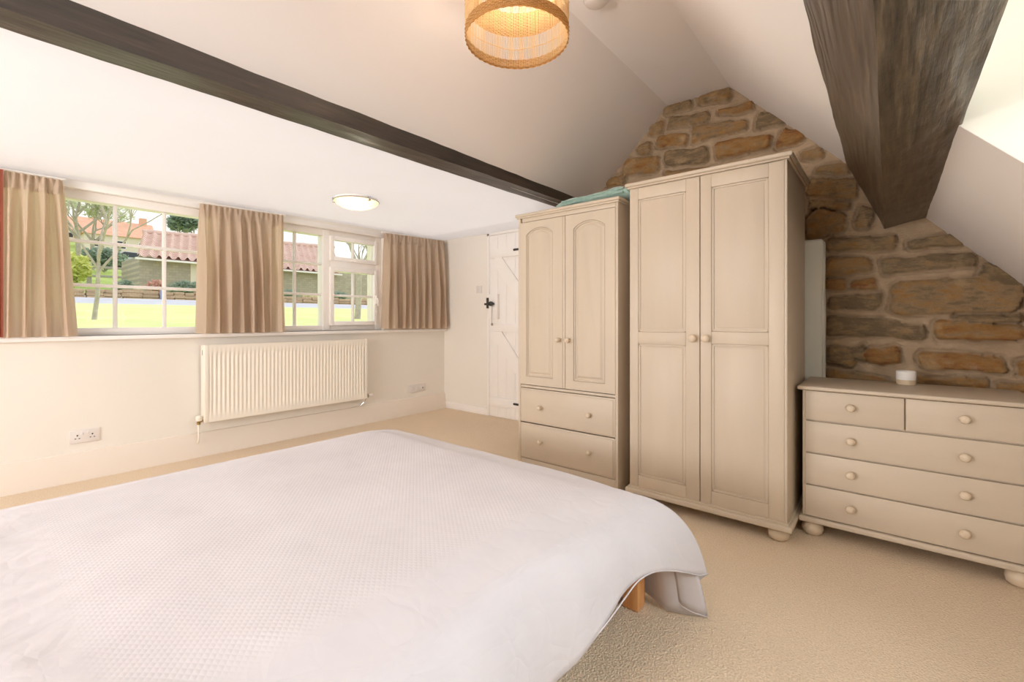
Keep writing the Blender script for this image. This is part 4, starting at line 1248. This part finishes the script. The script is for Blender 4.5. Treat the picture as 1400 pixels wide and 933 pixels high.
tree((19.3, 30, 2.8), 4.6, .12, 3, 51, 'sparse tree behind the low barn wall beyond the casement', 'leafpale', 500, .12, .7)
shrub((3.05, 27, 2.5), (.9, .8, .8), 900, .13, 'leafyellow', 61, 'yellow green shrub on the bank at the left edge of the window')
shrub((6.3, 42, 4.4), (1.6, 1.0, 1.0), 900, .2, 'leafdark', 62, 'dark evergreen shrub high on the bank below the leafy trees')
shrub((4.1, 23.3, 2.05), (.45, .4, .35), 500, .08, 'leafdark', 63, 'dark green shrub at the left corner of the barn')
shrub((4.95, 22.6, 2.05), (.42, .35, .36), 460, .07, 'blossom', 64, 'pink blossoming shrub against the barn wall')
shrub((6.0, 22.8, 2.0), (.75, .4, .42), 800, .08, 'leafdark', 65, 'wide dark green shrub beside the pale barn door')
shrub((10.0, 22.3, 2.0), (.8, .4, .32), 700, .08, 'leafdark', 66, 'dark green shrub seen through the narrow fixed panes')
shrub((10.5, 21, 1.94), (.5, .4, .22), 420, .07, 'blossomw', 67, 'cream flowering shrub above the low wall')
shrub((12.1, 21.4, 1.99), (.7, .4, .3), 600, .08, 'leafdark', 68, 'dark green shrub seen through the lower casement panes')
shrub((13.4, 20.8, 1.93), (.6, .4, .22), 480, .07, 'blossomw', 69, 'cream flowering shrub at the right of the casement')
m = MB().box(4.34, 4.46, 19.2, 19.32, 1.7, 2.2, .02); o = m.build('lane_post', M['bluepost']); tag(o, 'short blue grey post in front of the low stone wall', 'post')

# ------------------------------------------------------------------ light
wd = bpy.data.worlds.new('sky'); SC.world = wd; wd.use_nodes = True
nt = wd.node_tree; bg = nt.nodes['Background']
tc = nt.nodes.new('ShaderNodeTexCoord'); sx = nt.nodes.new('ShaderNodeSeparateXYZ'); rp = nt.nodes.new('ShaderNodeValToRGB')
nt.links.new(tc.outputs['Generated'], sx.inputs[0]); nt.links.new(sx.outputs[2], rp.inputs[0]); nt.links.new(rp.outputs[0], bg.inputs[0])
e = rp.color_ramp.elements; e[0].position = 0; e[0].color = (1, .97, .93, 1); e[1].position = .6; e[1].color = (.93, .96, 1, 1)
bg.inputs[1].default_value = 1.12
sun = bpy.data.lights.new('sun', 'SUN'); sun.energy = 1.3; sun.angle = .02; sun.color = (1, .95, .86)
so_ = bpy.data.objects.new('sun', sun); COL.objects.link(so_)
so_.rotation_euler = Vector((.80, .28, .53)).to_track_quat('Z', 'Y').to_euler()
def area(name, loc, rot, sx_, sy_, en, colr):
    l = bpy.data.lights.new(name, 'AREA'); l.shape = 'RECTANGLE'; l.size = sx_; l.size_y = sy_; l.energy = en; l.color = colr
    o = bpy.data.objects.new(name, l); COL.objects.link(o); o.location = loc; o.rotation_euler = rot
bl = bpy.data.lights.new('ceiling_light_bulb', 'POINT'); bl.energy = 5; bl.color = (1, .90, .76); bl.shadow_soft_size = .05
bo = bpy.data.objects.new('ceiling_light_bulb', bl); COL.objects.link(bo); bo.location = (2.025, 3.30, zlow(2.025) - .052)
area('fill_rear_window', (XB - .3, 2.1, 1.30), (0, -PI / 2 - math.radians(36), 0), 1.1, 2.1, 138, (1, .965, .955))  # added fill lamp behind the viewpoint, tilted up to brighten the ceilings
area('fill_dormer_window', ((DX0 + DX1) / 2, YK - .25, 1.50), (PI / 2, 0, 0), 1.5, .9, 6, (.84, 1, .93))  # weak fill lamp added outside the dormer glass to boost its daylight
area('fill_up_through_dormer', (2.3, -2.8, .70), (Vector((2.3, -2.8, .70)) - Vector((1.1, 1.4, 2.5))).to_track_quat('Z', 'Y').to_euler(), 1.7, 1.3, 150, (.95, 1, .95))  # added fill lamp in place of grass bounce, lifts the left slope
area('fill_beyond_dormer', (1.9, -4.2, 3.1), (Vector((1.9, -4.2, 3.1)) - Vector((.95, .75, .5))).to_track_quat('Z', 'Y').to_euler(), 3.0, 2.2, 230, (.86, .93, 1))  # added fill lamp standing in for bright sky, aimed at the bed

SC.view_settings.view_transform = 'Standard'; SC.view_settings.look = 'None'
SC.view_settings.gamma = 1; SC.view_settings.use_curve_mapping = False
SC.view_settings.exposure = 0.20
SC.cycles.max_bounces = 12; SC.cycles.diffuse_bounces = 8; SC.cycles.transparent_max_bounces = 24
SC.cycles.sample_clamp_indirect = 6; SC.cycles.caustics_reflective = False; SC.cycles.caustics_refractive = False
SC.cycles.use_denoising = True
